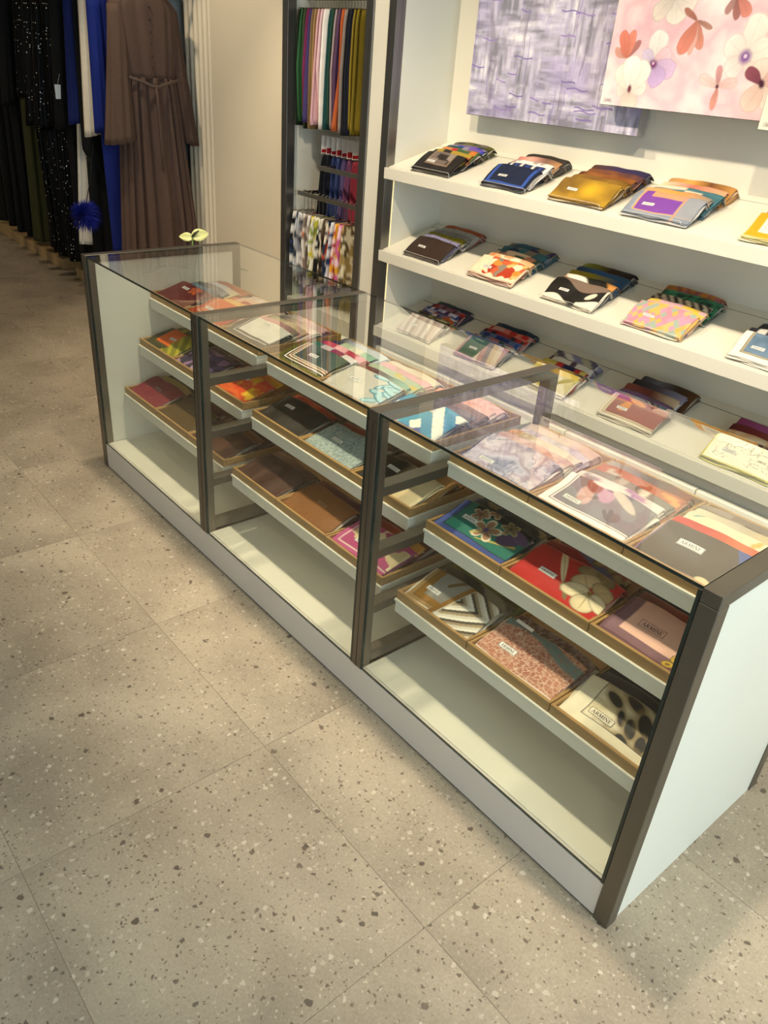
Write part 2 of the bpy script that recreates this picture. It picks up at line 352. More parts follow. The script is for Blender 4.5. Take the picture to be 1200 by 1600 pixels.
def h_leopard(X,Y,W,L,seed):
    C=ramp((fbm(X*1.0,Y*2.2,16,seed)-.3)*2.2,['#cdbd97','#e9ddc0','#a99468'])
    for (cx,cy,a,b,ro) in [(.085,.115,.026,.012,-.5),(.130,.135,.030,.013,-.4),(.125,.080,.022,.009,-1.0),(.155,.070,.028,.013,-1.1),(.178,.100,.034,.017,-.9),(.195,.050,.024,.012,-1.2),(.160,.025,.024,.014,-.7),(.205,.015,.022,.013,-.6),(.215,.12,.03,.012,-.7),(.235,.07,.026,.012,-1.0),(.19,.155,.03,.012,-.4)]:
        C=ell(C,X,Y,cx,cy,a*1.25,b*1.4,ro,'#8a744c',.7); C=ell(C,X,Y,cx,cy,a,b,ro,'#15130f',.18)
    C=over(C, sm(Y-.150,.03)*.85*(X>.05), '#1c1a17')
    d=np.minimum(X-.046,Y-.03); C=over(C, sm(-d,.001), '#e7dcc0'); C=over(C, sm(.0013-np.abs(d),.0008)*(np.minimum(X-.046,Y-.03)>-.004), '#1a1612')
    return C
def h_geo(X,Y,W,L,seed):
    C=design(('corner',[(.004,'#e6e0d2'),(.016,'#a08150'),(.004,'#7b5a22'),(.020,'#94681f')],('plain','#8d8a80')),X,Y,W,L,seed)
    p=X*.8+Y*.6; t=np.abs(((X-.155)*.5)+np.abs(Y-.085)*.9)
    C=over(C, sm(X-.128-.25*(Y-.08),.002)*1.0, '#b9b3a3')
    s_=np.floor((np.abs((X-.13)*.75)+np.abs(Y-.09)*1.0)/.011).astype(int)%4
    band=np.array([lin(q) for q in ('#e4ded0','#4c4536','#9c8a6a','#cfc7b4')])[s_]; m_=sm(X-.138-.25*(Y-.08),.002); C=C*(1-m_[...,None])+band*m_[...,None]
    C=line(C,X,Y,(.105,.0),(.15,.17),.016,'#8c611c'); C=line(C,X,Y,(.085,.11),(.125,.165),.012,'#6a4e22')
    C=over(C, sm(Y-.15,.003)*(X<.12), '#5a5446'); return over(C, sm(np.minimum(Y-.17,X-.05),.003), '#3d382f')
def h_hlace(X,Y,W,L,seed):
    C=design(('lace',['#9c5b48','#b5765c','#8c4b3e'],'#d9b9a0'),X,Y,W,L,seed); T=design(('lace',['#5d7f7c','#6f8f8a'],'#8a6a62'),X,Y,W,L,seed+1)
    m_=sm(.018-np.abs(Y-.135-.02*np.sin(X*20)),.008); C=C*(1-m_[...,None])+T*m_[...,None]
    return over(C, sm(.0035-np.minimum(X,Y),.001), '#e5cfc0')
def h_brown(X,Y,W,L,seed):
    C=design(('corner',[(.003,'#b07f6a'),(.0025,'#6b5a86')],('plain','#3b3029')),X,Y,W,L,seed)
    tri=np.minimum((X-.165)-.55*(.16-Y),1.2*(Y-.005)); C=over(C, sm(tri,.002), '#2f4a94')
    C=over(C, sm(np.minimum((X-.185)-.45*(.16-Y), .010+.10*(Y)-np.abs(X-.15-.5*Y-.02)*.8),.002)*(Y>.03), '#6f9690')
    return over(C, sm(.012-np.hypot((X-.165)*.7,Y-.008),.003), '#d8c8a0')
def h_whitegrey(X,Y,W,L,seed):
    C=design(('corner',[(.022,'#efe4dc'),(.003,'#4b4448'),(.005,'#e5d9d2'),(.003,'#5a5055')],('plain','#77737a')),X,Y,W,L,seed)
    for (cx,cy,a,b,ro,c) in [(.085,.085,.035,.020,-1.2,'#c7a29c'),(.125,.120,.034,.022,-1.1,'#b98fa6'),(.085,.130,.03,.02,-.9,'#8c4a3e'),(.13,.145,.02,.014,.3,'#7c4f74'),(.17,.125,.05,.014,-.5,'#c9b6ac'),(.11,.155,.04,.02,.2,'#e3d2cc')]: C=ell(C,X,Y,cx,cy,a,b,ro,c,.2)
    return C
def h_lilac(X,Y,W,L,seed):
    wx=X+.03*fbm(X,Y,18,4); wy=Y+.03*fbm(X,Y,18,8); C=ramp((fbm(wx,wy,15,seed)-.2)*1.8,['#7f8298','#a9a6b8','#c4bccb','#a08e9c','#cfc2c8','#8d90a6'])
    e=np.abs(fbm(wx*1.2,wy*.7,24,6)-.5); C=over(C,sm(.018-e,.02)*.7*((X>.09)|(Y>.09)),'#4f5268'); return over(C, sm(.0025-np.abs(np.minimum(X,Y)-.006),.001), '#3f4560')
def h_purple_grey(X,Y,W,L,seed):
    C=design(('corner',[(.020,'#7f8794'),(.008,'#8c94a0'),(.005,'#d59a55')],('plain','#76409a')),X,Y,W,L,seed)
    C=over(C, sm(np.minimum(np.minimum(Y-.118,.15-Y),np.minimum(X-.07,.20-X)),.002), '#c98f6a'); C=over(C, sm(np.minimum(X-.20,Y-.03),.002), '#8d9098')
    C=over(C, sm(.004-np.abs(X-.205-.0*Y),.001), '#c98f6a'); return over(C, sm(.006-np.abs(Y-.165),.002), '#c99f7e')
def h_gold(X,Y,W,L,seed):
    C=ramp((fbm(X,Y,11,seed)-.2)*1.7,['#6d4f16','#8a691c','#a8831f']); return over(C, np.exp(-(((X-.16)/.05)**2+((Y-.08)/.05)**2))*.9, '#cda21c')
def h_blk(X,Y,W,L,seed):
    C=design(('plain','#15120f'),X,Y,W,L,seed); C=over(C, sm(Y-(.115+.03*np.sin(X*22+1)),.003), '#7a6658'); C=over(C, sm(.018+.02*(X>.17)-Y+.02*np.sin(X*30),.004), '#e6dcc8')
    return ell(C,X,Y,.215,.075,.03,.012,.9,'#d9ccb4')
def h_bluewhite(X,Y,W,L,seed):
    C=design(('plain','#2f7ea6'),X,Y,W,L,seed); t=(X+.9*Y)/.048; i=np.floor(t).astype(int)%4
    C=np.array([lin(q) for q in ('#2b86ad','#ece9da','#2b86ad','#2d4f9a')])[i]; u_=(X-.9*Y+.3)/.055; C=over(C,((np.floor(u_).astype(int)%3)==0)*1.0*(i!=1),'#2b8fb0'); C=over(C,((np.floor(u_).astype(int)%3)==1)*1.0*(i==3),'#efe9da')
    return over(C, sm(.008-np.minimum(X,Y),.001),'#2c4687')
def h_leafgrey(X,Y,W,L,seed):
    C=design(('corner',[(.004,'#34466a')],('plain','#c4bfb4')),X,Y,W,L,seed); r=random.Random(3)
    for i in range(9):
        a=r.uniform(-.3,1.2); cx=r.uniform(.15,.25); cy=r.uniform(.02,.16); C=ell(C,X,Y,cx,cy,.034,.012,a,'#2f7f92'); C=ell(C,X,Y,cx+.002,cy+.002,.030,.009,a,'#a9cdd2')
    return over(C, sm(np.minimum(Y-.15,X-.08),.003), '#d79a55')
def h_orangegreen(X,Y,W,L,seed):
    C=design(('frame',[(.03,'#3b3a22'),(.012,'#544a25')],('plain','#d9611a')),X,Y,W,L,seed); C=over(C, sm(np.minimum(X-.15,1),.003), '#7e7a1e'); return over(C, sm(.012-np.abs(np.mod(X+Y,.06)-.03),.003)*(X>.14), '#a9a02a')
def h_burg(X,Y,W,L,seed):
    C=design(('plain','#5e1618'),X,Y,W,L,seed); C=flower(C,X,Y,.16,.12,.035,5,.4,'#c2591c','#a8431a','#6d2410')
    for i in range(6): C=line(C,X,Y,(.14+.02*i,.01),(.20+.012*i,.05+.01*i),.003,'#c9a98c')
    return C
def h_abstract(X,Y,W,L,seed): return ramp((fbm(X,Y,13,seed)-.2)*1.8,['#6b1f14','#b0381a','#d6642a','#c93a1c','#e2b62c'])
def h_toile(X,Y,W,L,seed):
    C=design(('corner',[(.007,'#d8cf6a'),(.010,'#efe9cc'),(.001,'#9a9066')],('plain','#f0ead2')),X,Y,W,L,seed); h,d1,d2=vor(X+.05*vn(X,Y,22,3),Y+.05*vn(X,Y,22,8),38,seed)
    return over(C, sm(.05-(d2-d1),.04)*(fbm(X,Y,18,5)>.47)*.8*(np.minimum(X,Y)>.03), '#5a5236')
def h_terr(X,Y,W,L,seed):
    C=design(('corner',[(.014,'#d8cbb0'),(.003,'#6b5a48'),(.008,'#c9b898')],('plain','#8c4a42')),X,Y,W,L,seed); C=ell(C,X,Y,.085,.085,.032,.020,1.2,'#cf8338'); C=ell(C,X,Y,.125,.125,.04,.012,-.2,'#d08a45'); return over(C, sm(np.minimum(Y-.14,1),.01)*.6,'#b79a9a')
def h_cream_orange(X,Y,W,L,seed):
    C=design(('corner',[(.003,'#7a2f22'),(.006,'#e8d3b4'),(.002,'#7a2f22')],('plain','#ead6b6')),X,Y,W,L,seed)
    P=design(('patch',['#d98a3a','#e8d3b4','#8a7c6c','#b23a1e','#e6b26a','#c9603a'],30),X,Y,W,L,seed+2); m_=sm(np.minimum(X-.065,Y-.03)+.01*np.sin(X*90),.004)[...,None]; return C*(1-m_)+P*m_
def h_greenpink(X,Y,W,L,seed):
    C=design(('corner',[(.012,'#c99aa0'),(.006,'#8d7d86')],('plain','#2f5a45')),X,Y,W,L,seed); S=design(('stripes',['#d8c7b4','#b58a8a','#8c7f86','#cdb79c'],9,.25),X,Y,W,L,seed); m_=sm(X-.115-.2*Y,.003)[...,None]; return C*(1-m_)+S*m_
def h_leafcream(X,Y,W,L,seed):
    C=design(('stripes',['#e4dabc','#cfc28a','#b9aa4c','#e9e0c8'],6,.7),X,Y,W,L,seed); return ell(ell(C,X,Y,.14,.05,.05,.014,.4,'#6f7480'),X,Y,.2,.09,.04,.012,.8,'#a9993c')
HERO = {k[2:]:v_ for k,v_ in list(globals().items()) if k.startswith('h_')}

# ---------------------------------------------------------------- the room
GX, GY, TX, TY = -0.252, -0.323, 0.655, 0.645
fl = boxo('floor', M['grout'], -9.6,3.4,-4.6,2.3,-.06,-.0016, kind='structure')
tm = MB(); g = .0006; tm.box(g,TX-g,g,TY-g,-.0015,0,0,.0003); t0 = tm.build('floor_tile', M['terrazzo'], fl)
tile_me = t0.data; first = True
for i in range(-15,6):
    for j in range(-7,4):
        x0 = GX+i*TX; y0 = GY+j*TY
        if x0 < -9.6 or x0+TX > 3.45 or y0+TY > 2.35: continue
        if first: o = t0; first = False
        else: o = link('floor_tile', tile_me, fl)
        o.location = (x0,y0,0)
ce = boxo('ceiling', M['ceiling'], -9.6,3.4,-4.6,2.3,CEIL,CEIL+.1, kind='structure')
ring = None
for (x,y,p_,c_,k_,t_) in SPOTS:
    if ring is None:
        m_=MB(); n=20
        for a,b,ra,rb in ((0,-.012,.075,.075),): 
            vs=[];fs=[]
            for k in range(n):
                an=2*PI*k/n; vs += [(.078*math.cos(an),.078*math.sin(an),0),(.074*math.cos(an),.074*math.sin(an),-.012),(.060*math.cos(an),.060*math.sin(an),-.012),(.058*math.cos(an),.058*math.sin(an),0)]
            for k in range(n):
                for q in range(3): fs.append((4*k+q,4*k+q+1,4*((k+1)%n)+q+1,4*((k+1)%n)+q))
            m_.add(vs,fs)
        ring=m_.build('downlight_ring', M['lacquer'], ce).data; COL.objects[-1].location=(x,y,CEIL)
    else: link('downlight_ring', ring, ce, (x,y,CEIL))
boxo('wall_back', M['wall'], -9.6,3.4,1.905,2.3,0,CEIL, kind='structure')
boxo('wall_left', M['wall'], -9.7,-9.6,-4.6,2.3,0,CEIL, kind='structure')
wf = MB(); wf.box(-9.6,-.35,-4.7,-4.6,0,CEIL); wf.box(2.75,3.4,-4.7,-4.6,0,CEIL); wf.box(-.35,2.75,-4.7,-4.6,2.75,CEIL); wf.box(-.35,2.75,-4.7,-4.6,0,.1)
tag(wf.build('wall_front', M['wall_dark']), kind='structure')
w2 = boxo('window_2', M['steel'], -.35,-.30,-4.68,-4.63,.1,2.75, kind='structure')
for xx in (1.18,2.70): boxo('mullion', M['steel'], xx,xx+.05,-4.68,-4.63,.1,2.75, w2)
for a,b in ((-.30,1.18),(1.23,2.70)): boxo('pane', M['glass'], a,b,-4.66,-4.65,.1,2.75, w2)
# shopfront on the right: low wall, posts and panes, daylight beyond
wr = MB(); wr.box(3.2,3.4,-4.6,2.3,0,.12); wr.box(3.2,3.4,-4.6,2.3,2.75,CEIL); wr.box(3.2,3.4,1.75,2.3,.12,2.75); wr.box(3.2,3.4,-4.6,-2.95,.12,2.75)
tag(wr.build('wall_right', M['wall']), kind='structure')
win = boxo('window_1', M['steel'], 3.25,3.30,-2.95,-2.90,.12,2.75, kind='structure')
for yy in (-1.42,.14,1.70): boxo('mullion', M['steel'], 3.25,3.30,yy,yy+.05,.12,2.75, win)
for a,b in ((-2.90,-1.42),(-1.37,.14),(.19,1.70)): boxo('pane', M['glass'], 3.27,3.28,a,b,.12,2.75, win)
# cream panel between garments and alcove, ribbed pilaster
pan = boxo('wall_panel', M['cream'], -4.36,-3.592,1.505,1.905,0,CEIL, kind='structure'); pan.name = 'wall_cream_panel'
pil = MB(); pil.box(-4.70,-4.36,1.54,1.905,0,CEIL); pl_ = tag(pil.build('wall_pilaster', M['cream']), kind='structure')
fm = MB(); n=10; vs=[]
for z in (0,CEIL):
    for k in range(n+1): a=PI*k/n; vs.append((-.0265*math.cos(a),-.038*math.sin(a),z))
fm.add(vs,[(k,k+1,n+2+k,n+1+k) for k in range(n)])
fl0=fm.build('flute', M['cream'], pl_, smooth=True, loc=(-4.67,1.54,0))
for k in range(1,6): link('flute', fl0.data, pl_, (-4.67+.0565*k,1.54,0))

# ---------------------------------------------------------------- display counter
H=.92; D=.693; HB=.116; PW=.038
FX=[-.038,-.942,-1.843,-2.738]            # left side x of the four portal frames (right to left)
counter = tag(empty('display_counter',(-1.37,.35,0)), 'long glass topped display counter with bronze frames and white drawers', 'counter')
def cpart(name, mat, x0,x1,y0,y1,z0,z1, b=0., par=None):
    m_=MB(); m_.box(x0+1.37,x1+1.37,y0-.35,y1-.35,z0,z1,0,b); return m_.build(name,mat,par or counter)
def cchild(name, mat, par, *a, **k):
    return cpart(name, mat, *a, par=par, **k)
for i,x in enumerate(FX):
    zb = 0 if i in (0,3) else HB
    cpart('post', M['bronze'], x,x+PW,0,PW,zb,H-.0305, b=.0015)
    cpart('post', M['bronze'], x,x+PW,D-PW,D,0 if i in (0,3) else HB,H-.0305, b=.0015)
    cpart('top_bar', M['bronze'], x,x+PW,0,D,H-.030,H, b=.0015)
    if i in (1,2): cpart('groove', M['dark_gap'], x+PW/2-.0012,x+PW/2+.0012,-.0004,.001,zb,H-.031)
    if i<3: cpart('gasket', M['glass_edge'], x-.008,x-.0008,.0012,.0105,HB+.001,H-.009)
    if i>0: cpart('gasket', M['glass_edge'], x+PW+.0008,x+PW+.005,.0012,.0105,HB+.001,H-.009)
    if i in (1,2):
        for z in (.695,.503,.319,.145): cpart('rail', M['bronze'], x,x+PW,PW,D-PW,z-.017,z+.012, b=.001)
    else:
        cpart('end_panel', M['lacquer'], x+.004,x+PW-.004,PW,D-PW,.0,H-.030)
cpart('kick_panel', M['kick'], FX[3]+PW*0+.004,FX[0]-.0005,.003,.02,.006,HB-.002, b=.001)
cpart('floor_seal', M['dark_gap'], FX[3]+.004,FX[0]-.0005,.006,.024,0,.006)
cpart('rear_plinth', M['lacquer'], FX[3]+PW,FX[0]-.0005,D-.03,D-.012,.0,HB-.003)
BAYS=[(FX[1]+PW,FX[0]),(FX[2]+PW,FX[1]),(FX[3]+PW,FX[2])]    # right, middle, left
def pane(name, x0,x1,y0,y1,z0,z1):
    """glass sheet: clear broad faces, dark polished rim"""
    m_=MB(); dx,dy,dz=x1-x0,y1-y0,z1-z0
    m_.box(x0+1.37,x1+1.37,y0-.35,y1-.35,z0,z1)
    th=min(dx,dy,dz); ax=0 if th==dx else 1 if th==dy else 2
    axf=[2,2,1,0,1,0]; m_.m=[0 if a==ax else 1 for a in axf]
    return m_.build(name,[M['glass_top' if name=='top_glass' else 'glass'],M['glass_edge']],counter)
for bi,(a,b) in enumerate(BAYS):
    cpart('base_board', M['lacquer'], a,b,.02,D-.012,HB-.016,HB)
    pane('front_glass', a+.0055,b-.0085,.004,.010,HB+.001,H-.0085)
    pane('top_glass', a+.001,b-.001,.004,D,H-.008,H-.001)
LEVELS=[('top',.245,.735),('middle',.182,.543),('low',.098,.340)]
for bi,(a,b) in enumerate(BAYS):
    for nm,yf,zt in LEVELS:
        dr=cpart('drawer', M['lacquer'], a+.016,b-.012,yf+.004,.66,zt-.046,zt-.009, b=.0015)
        cchild('drawer_lip', M['lacquer'], dr, a+.014,b-.010,yf,.664,zt-.0088,zt, b=.0012)
        if nm!='low':
            cchild('led_strip', M['led'], dr, a+.06,b-.06,.50,.508,zt-.0495,zt-.0463)

# ---------------------------------------------------------------- ARMINE lettering
def letters():
    """strokes of the serif capitals A R M I N E in a 1-high box; returns list of quads in (x,y)"""
    Q=[]; x=0.
    def st(p,q,t):
        p=np.array(p,float); q=np.array(q,float); d=q-p; n=np.array([-d[1],d[0]])/np.hypot(*d)*t/2; Q.append([p+n,p-n,q-n,q+n])
    def ser(xc,y,wd=.30): Q.append([np.array((xc-wd/2,y-.035)),np.array((xc+wd/2,y-.035)),np.array((xc+wd/2,y+.035)),np.array((xc-wd/2,y+.035))])
    T=.17; t=.08
    st((x+.06,.0),(x+.38,1.),t); st((x+.38,1.),(x+.74,.0),T); st((x+.18,.33),(x+.60,.33),t); ser(x+.08,.03); ser(x+.72,.03); x+=.95
    st((x+.14,0),(x+.14,1),T); ser(x+.12,.03); ser(x+.10,.97,.2); st((x+.14,.96),(x+.42,.96),t); st((x+.14,.5),(x+.42,.5),t); st((x+.40,.96),(x+.56,.86),T*.8); st((x+.56,.88),(x+.56,.6),T); st((x+.56,.62),(x+.40,.5),T*.8); st((x+.34,.5),(x+.66,.02),T); ser(x+.68,.03,.2); x+=.88
    st((x+.10,0),(x+.14,1),t); st((x+.14,1),(x+.45,.05),T); st((x+.45,.05),(x+.78,1),t); st((x+.80,1),(x+.84,0),T); ser(x+.10,.03); ser(x+.84,.03); ser(x+.08,.97,.2); ser(x+.86,.97,.2); x+=1.08
    st((x+.15,0),(x+.15,1),T); ser(x+.15,.03); ser(x+.15,.97); x+=.42
    st((x+.10,0),(x+.10,1),t); st((x+.10,1),(x+.68,0),T); st((x+.68,0),(x+.68,1),t); ser(x+.10,.03); ser(x+.68,.97); x+=.90
    st((x+.14,0),(x+.14,1),T); ser(x+.12,.03); st((x+.10,.96),(x+.58,.96),t); st((x+.14,.5),(x+.46,.5),t); st((x+.10,.04),(x+.60,.04),t); st((x+.56,.98),(x+.56,.78),t); st((x+.60,.0),(x+.60,.22),t); x+=.68
    return Q,x
LETTERS,LW=letters()

# ---------------------------------------------------------------- folded scarves
def prof(v, rise):
    s=np.clip((v-.03)/.82,0,1); h=rise*(.62*s+.38*s*s*(3-2*s))
    return h-rise*.85*np.clip((v-.80)/.20,0,1)**2
def wr(x, y, seed, amp):
    a=seed*1.7; return amp*(np.sin(x*34+a)*np.sin(y*27+a*.6)+.6*np.sin(x*61-y*40+a*2)+.5*np.sin(y*75+x*18+a))
LD=.180   # printed length that shows on the top fold
def sag(U, V): return -.007*np.abs(2*U-1)**3*np.clip((V-.25)/.5,0,1)
def scarf_mesh(W, L, rise, sp, nx, ny, seed, thick=.015, solid=False, amp=.0011):
    rnd=random.Random(seed); VS=[];FS=[];CS=[]; base=0
    lay=[(thick*.34,thick,0,0,nx,ny)]
    for q in range(3): lay.append((thick*.17,thick*(.60-.20*q),rnd.uniform(-.006,.006),rnd.uniform(-.007,.002),20,14))
    for li,(t,top,ox,oy,mx,my) in enumerate(lay):
        u=np.linspace(0,1,mx+1); v=np.linspace(0,1,my+1)
        if li==0:
            e=np.array([0,.006,.016]); u=np.concatenate([e,np.linspace(.03,.97,mx-5),1-e[::-1]]); v=np.concatenate([e,np.linspace(.035,.965,my-5),1-e[::-1]])
        else:
            u=np.concatenate([[0,.012],np.linspace(.04,.96,mx-3),[.988,1]]); v=np.concatenate([[0,.016],np.linspace(.05,.95,my-3),[.984,1]])
        U,V=np.meshgrid(u,v); X=U*W; Y=V*L
        de=np.minimum(np.minimum(X,W-X),np.minimum(Y,L-Y)); rr=t*.5; ed=np.sqrt(np.clip(1-(1-np.clip(de/rr,0,1))**2,0,1))
        mid=prof(V,rise)+sag(U,V)+top-t*.5+wr(X,Y,seed,amp)*(.6+.8*V)
        if li: mid=mid+.0016*np.sin(X*40+seed*2+li*1.9)*np.clip(1-de/.02,0,1)
        Xs=X+ox+.0026*np.sin(Y*45+seed+li*2)*(np.abs(U-.5)*2); Ys=Y+oy+.0034*np.sin(X*28+seed*1.3+li*1.7)*(np.abs(V-.5)*2)
        zt=mid+ed*t*.5; zb=mid-ed*t*.5
        if li==3:
            if solid: zb=np.minimum(zb,.0012+0*zb)
        zb=np.maximum(zb,.0006); zt=np.maximum(zt,.0012)
        nv=U.size; Yd=V*LD; C=design(sp,X,Yd,W,LD,seed)
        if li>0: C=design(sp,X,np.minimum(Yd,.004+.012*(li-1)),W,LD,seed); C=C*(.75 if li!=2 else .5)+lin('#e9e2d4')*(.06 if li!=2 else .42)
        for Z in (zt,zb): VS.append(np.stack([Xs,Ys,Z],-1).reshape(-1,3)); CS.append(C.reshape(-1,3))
        r,c=U.shape; idx=np.arange(nv).reshape(r,c)+base
        q=np.stack([idx[:-1,:-1],idx[:-1,1:],idx[1:,1:],idx[1:,:-1]],-1).reshape(-1,4); FS.append(q); FS.append(q[:,::-1]+nv)
        ring=np.concatenate([idx[0,:],idx[1:,-1],idx[-1,-2::-1],idx[-2:0:-1,0]]); nxt=np.roll(ring,-1)
        FS.append(np.stack([ring,ring+nv,nxt+nv,nxt],-1)); base+=2*nv
    V_=np.concatenate(VS);F_=np.concatenate(FS);C_=np.concatenate(CS)
    return grid_mesh('scarf', V_, F_, C_, M['silk'])
def grid_mesh(name, V_, F_, C_, mat):
    me=bpy.data.meshes.new(name); me.vertices.add(len(V_)); me.vertices.foreach_set('co',V_.astype(np.float32).ravel())
    me.loops.add(F_.size); me.loops.foreach_set('vertex_index',F_.astype(np.int32).ravel())
    me.polygons.add(len(F_)); me.polygons.foreach_set('loop_start',np.arange(0,F_.size,4,dtype=np.int32)); me.polygons.foreach_set('loop_total',np.full(len(F_),4,dtype=np.int32))
    me.polygons.foreach_set('use_smooth',np.ones(len(F_),dtype=bool))
    me.update(calc_edges=True)
    if C_ is not None:
        at=me.color_attributes.new('print','FLOAT_COLOR','POINT'); at.data.foreach_set('color',np.concatenate([np.clip(C_,0,1),np.ones((len(C_),1))],1).astype(np.float32).ravel())
    me.materials.append(mat); me.validate(); return me
def brand_label(o, W, L, rise, thick, seed, amp, at=(.055,.062), size=(.050,.0165), ground='paper', ink='ink', rot=0.0):
    w_,h_=size; cr,sr=math.cos(rot),math.sin(rot)
    def P(x,y,lift):
        X=at[0]+x*cr-y*sr; Y=(at[1]+x*sr+y*cr)*L/LD
        v=Y/L; return (X,Y,float(prof(np.array(v),rise)+sag(np.array(X/W),np.array(v))+thick+wr(np.array(X),np.array(Y),seed,amp)*(.6+.8*v)+lift))
    def patch(m_,x0,x1,y0,y1,lift,n=8):
        vs=[P(x0+(x1-x0)*i/n,y,lift) for y in (y0,(y0+y1)/2,y1) for i in range(n+1)]
        m_.add(vs,[(r*(n+1)+i,r*(n+1)+i+1,(r+1)*(n+1)+i+1,(r+1)*(n+1)+i) for r in (0,1) for i in range(n)])
    a=MB(); patch(a,0,w_,0,h_,.0007); lb=a.build('brand_label',M[ground] if isinstance(ground,str) else ground,o); lb['label']='small woven brand label'
    b=MB(); t=.0011; mg=.0006
    for (x0,x1,y0,y1,n) in ((mg,w_-mg,mg,mg+t,8),(mg,w_-mg,h_-mg-t,h_-mg,8),(mg,mg+t,mg,h_-mg,1),(w_-mg-t,w_-mg,mg,h_-mg,1)): patch(b,x0,x1,y0,y1,.0011,n)
    s_=h_*.50; sx=(w_*.80)/LW; x0=w_*.10; y0=h_*.25
    for q in LETTERS: b.add([P(x0+p[0]*sx,y0+p[1]*s_,.0011) for p in q],[(0,1,2,3)])
    b.build('lettering',M[ink] if isinstance(ink,str) else ink,lb)
ORD=['front','second','third','fourth','fifth','sixth']
_seed=[100]
def stack(loc, tilt, rz, W, L, front, backs, nick, place, group, rise=.044, pitch=.047, res=(80,60), thick=.017, lab=(.055,.062), labsize=(.050,.0165), ground='paper', ink='ink', res_b=(36,22), amp=.0011):
    """front=(design,description); backs=[(design,colour),...] shingled one behind the other"""
    nn=1+len(backs); c,s=math.cos(tilt),math.sin(tilt)
    for k in range(nn):
        _seed[0]+=1; sd=_seed[0]; sp,ds=(front if k==0 else backs[k-1])
        rw=W-(0 if k==0 else random.uniform(0,.012)); th=thick if k==0 else .015; rk=rise*(1-.06*k)*random.uniform(.94,1.04)
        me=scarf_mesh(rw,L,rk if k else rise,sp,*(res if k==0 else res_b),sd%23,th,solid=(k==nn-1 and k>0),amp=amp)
        jx=0 if k==0 else random.uniform(-.007,.012); y=k*pitch
        cz,sz=math.cos(rz),math.sin(rz); r_=rz+(0 if k==0 else random.uniform(-.035,.035))
        dx,dy,dz=jx,y*c,y*s
        o=link('folded_scarf',me,None,(loc[0]+dx*cz-dy*sz,loc[1]+dx*sz+dy*cz,loc[2]+dz),(tilt,0,r_))
        if k==0: tag(o,f'{ds} folded scarf, front of its stack, {place}','scarf',group); brand_label(o,rw,L,rise,th,sd%23,amp,at=lab,size=labsize,ground=ground,ink=ink)
        else: tag(o,f'{ds} scarf, {ORD[k]} in the {nick} stack, {place}','scarf',group)

# ---------------------------------------------------------------- wall shelf unit
TL=math.radians(16.0); XL=-2.69; XR=1.15; YF=1.50; YB=1.885
unit=tag(empty('wall_shelf_unit',(-.8,1.7,0)),'tall white built-in shelf unit with sloped shelves behind the counter','shelf unit')
def upart(name, mat, x0,x1,y0,y1,z0,z1, b=0., par=None):
    m_=MB(); m_.box(x0+.8,x1+.8,y0-1.7,y1-1.7,z0,z1,0,b); return m_.build(name,mat,par or unit)
upart('post',M['steel'],-2.742,XL,1.495,1.548,0,CEIL-.002,b=.001)
upart('side_panel',M['lacquer'],-2.715,XL,1.549,YB,0,CEIL-.002)
upart('side_panel',M['lacquer'],XR,XR+.03,1.5,YB,0,CEIL-.002)
upart('back_panel',M['lacquer'],-2.72,XR+.03,YB,1.904,0,CEIL-.002)
upart('led_strip',M['led_soft'],XL+.0005,XL+.003,1.550,1.553,.46,1.16)
SHELF=[('top',1.222,1.172),('middle',.838,.786),('bottom',.452,.398)]
def wedge(name, mat, x0,x1,y0,y1,zf,th, par):
    m_=MB(); t=math.tan(TL); a=zf+(y0-1.505)*t; b=zf+(y1-1.505)*t
    m_.add([(x0+.8,y0-1.7,a-th),(x1+.8,y0-1.7,a-th),(x1+.8,y1-1.7,b-th),(x0+.8,y1-1.7,b-th),(x0+.8,y0-1.7,a),(x1+.8,y0-1.7,a),(x1+.8,y1-1.7,b),(x0+.8,y1-1.7,b)],
           [(0,3,2,1),(4,5,6,7),(0,1,5,4),(1,2,6,5),(2,3,7,6),(3,0,4,7)]); return m_.build(name,mat,par)
for nm,zf,zb in SHELF:
    sh=wedge('shelf',M['lacquer'],XL,XR,1.516,1.833,zf,.018,unit)
    wedge('rear_strip',M['lacquer'],XL,XR,1.838,YB,zf,.016,sh)
    wedge('slot_shade_strip',M['dark_gap'],XL,XR,1.8325,1.8385,zf-.0012,.010,sh)  # dark strip just below the surface; the slot's shade is in its colour
    upart('shelf_lip',M['lacquer'],-2.70,XR,YF-.006,1.516,zb,zf,b=.0012,par=sh)
upart('recess_board',M['kick'],XL,XR,1.545,1.56,.30,.398)
xx=-2.66
while xx<XR-.05:
    x1=min(xx+.629,XR-.003)
    for z0,z1 in ((.192,.338),(.04,.187)): upart('drawer_front',M['lacquer'],xx+.0025,x1-.0025,1.508,1.544,z0,z1,b=.003)
    xx+=.63
upart('plinth',M['kick'],-2.69,XR,1.53,1.56,0,.04)
upart('filler',M['lacquer'],-2.69,-2.6605,1.512,1.545,.04,.338)

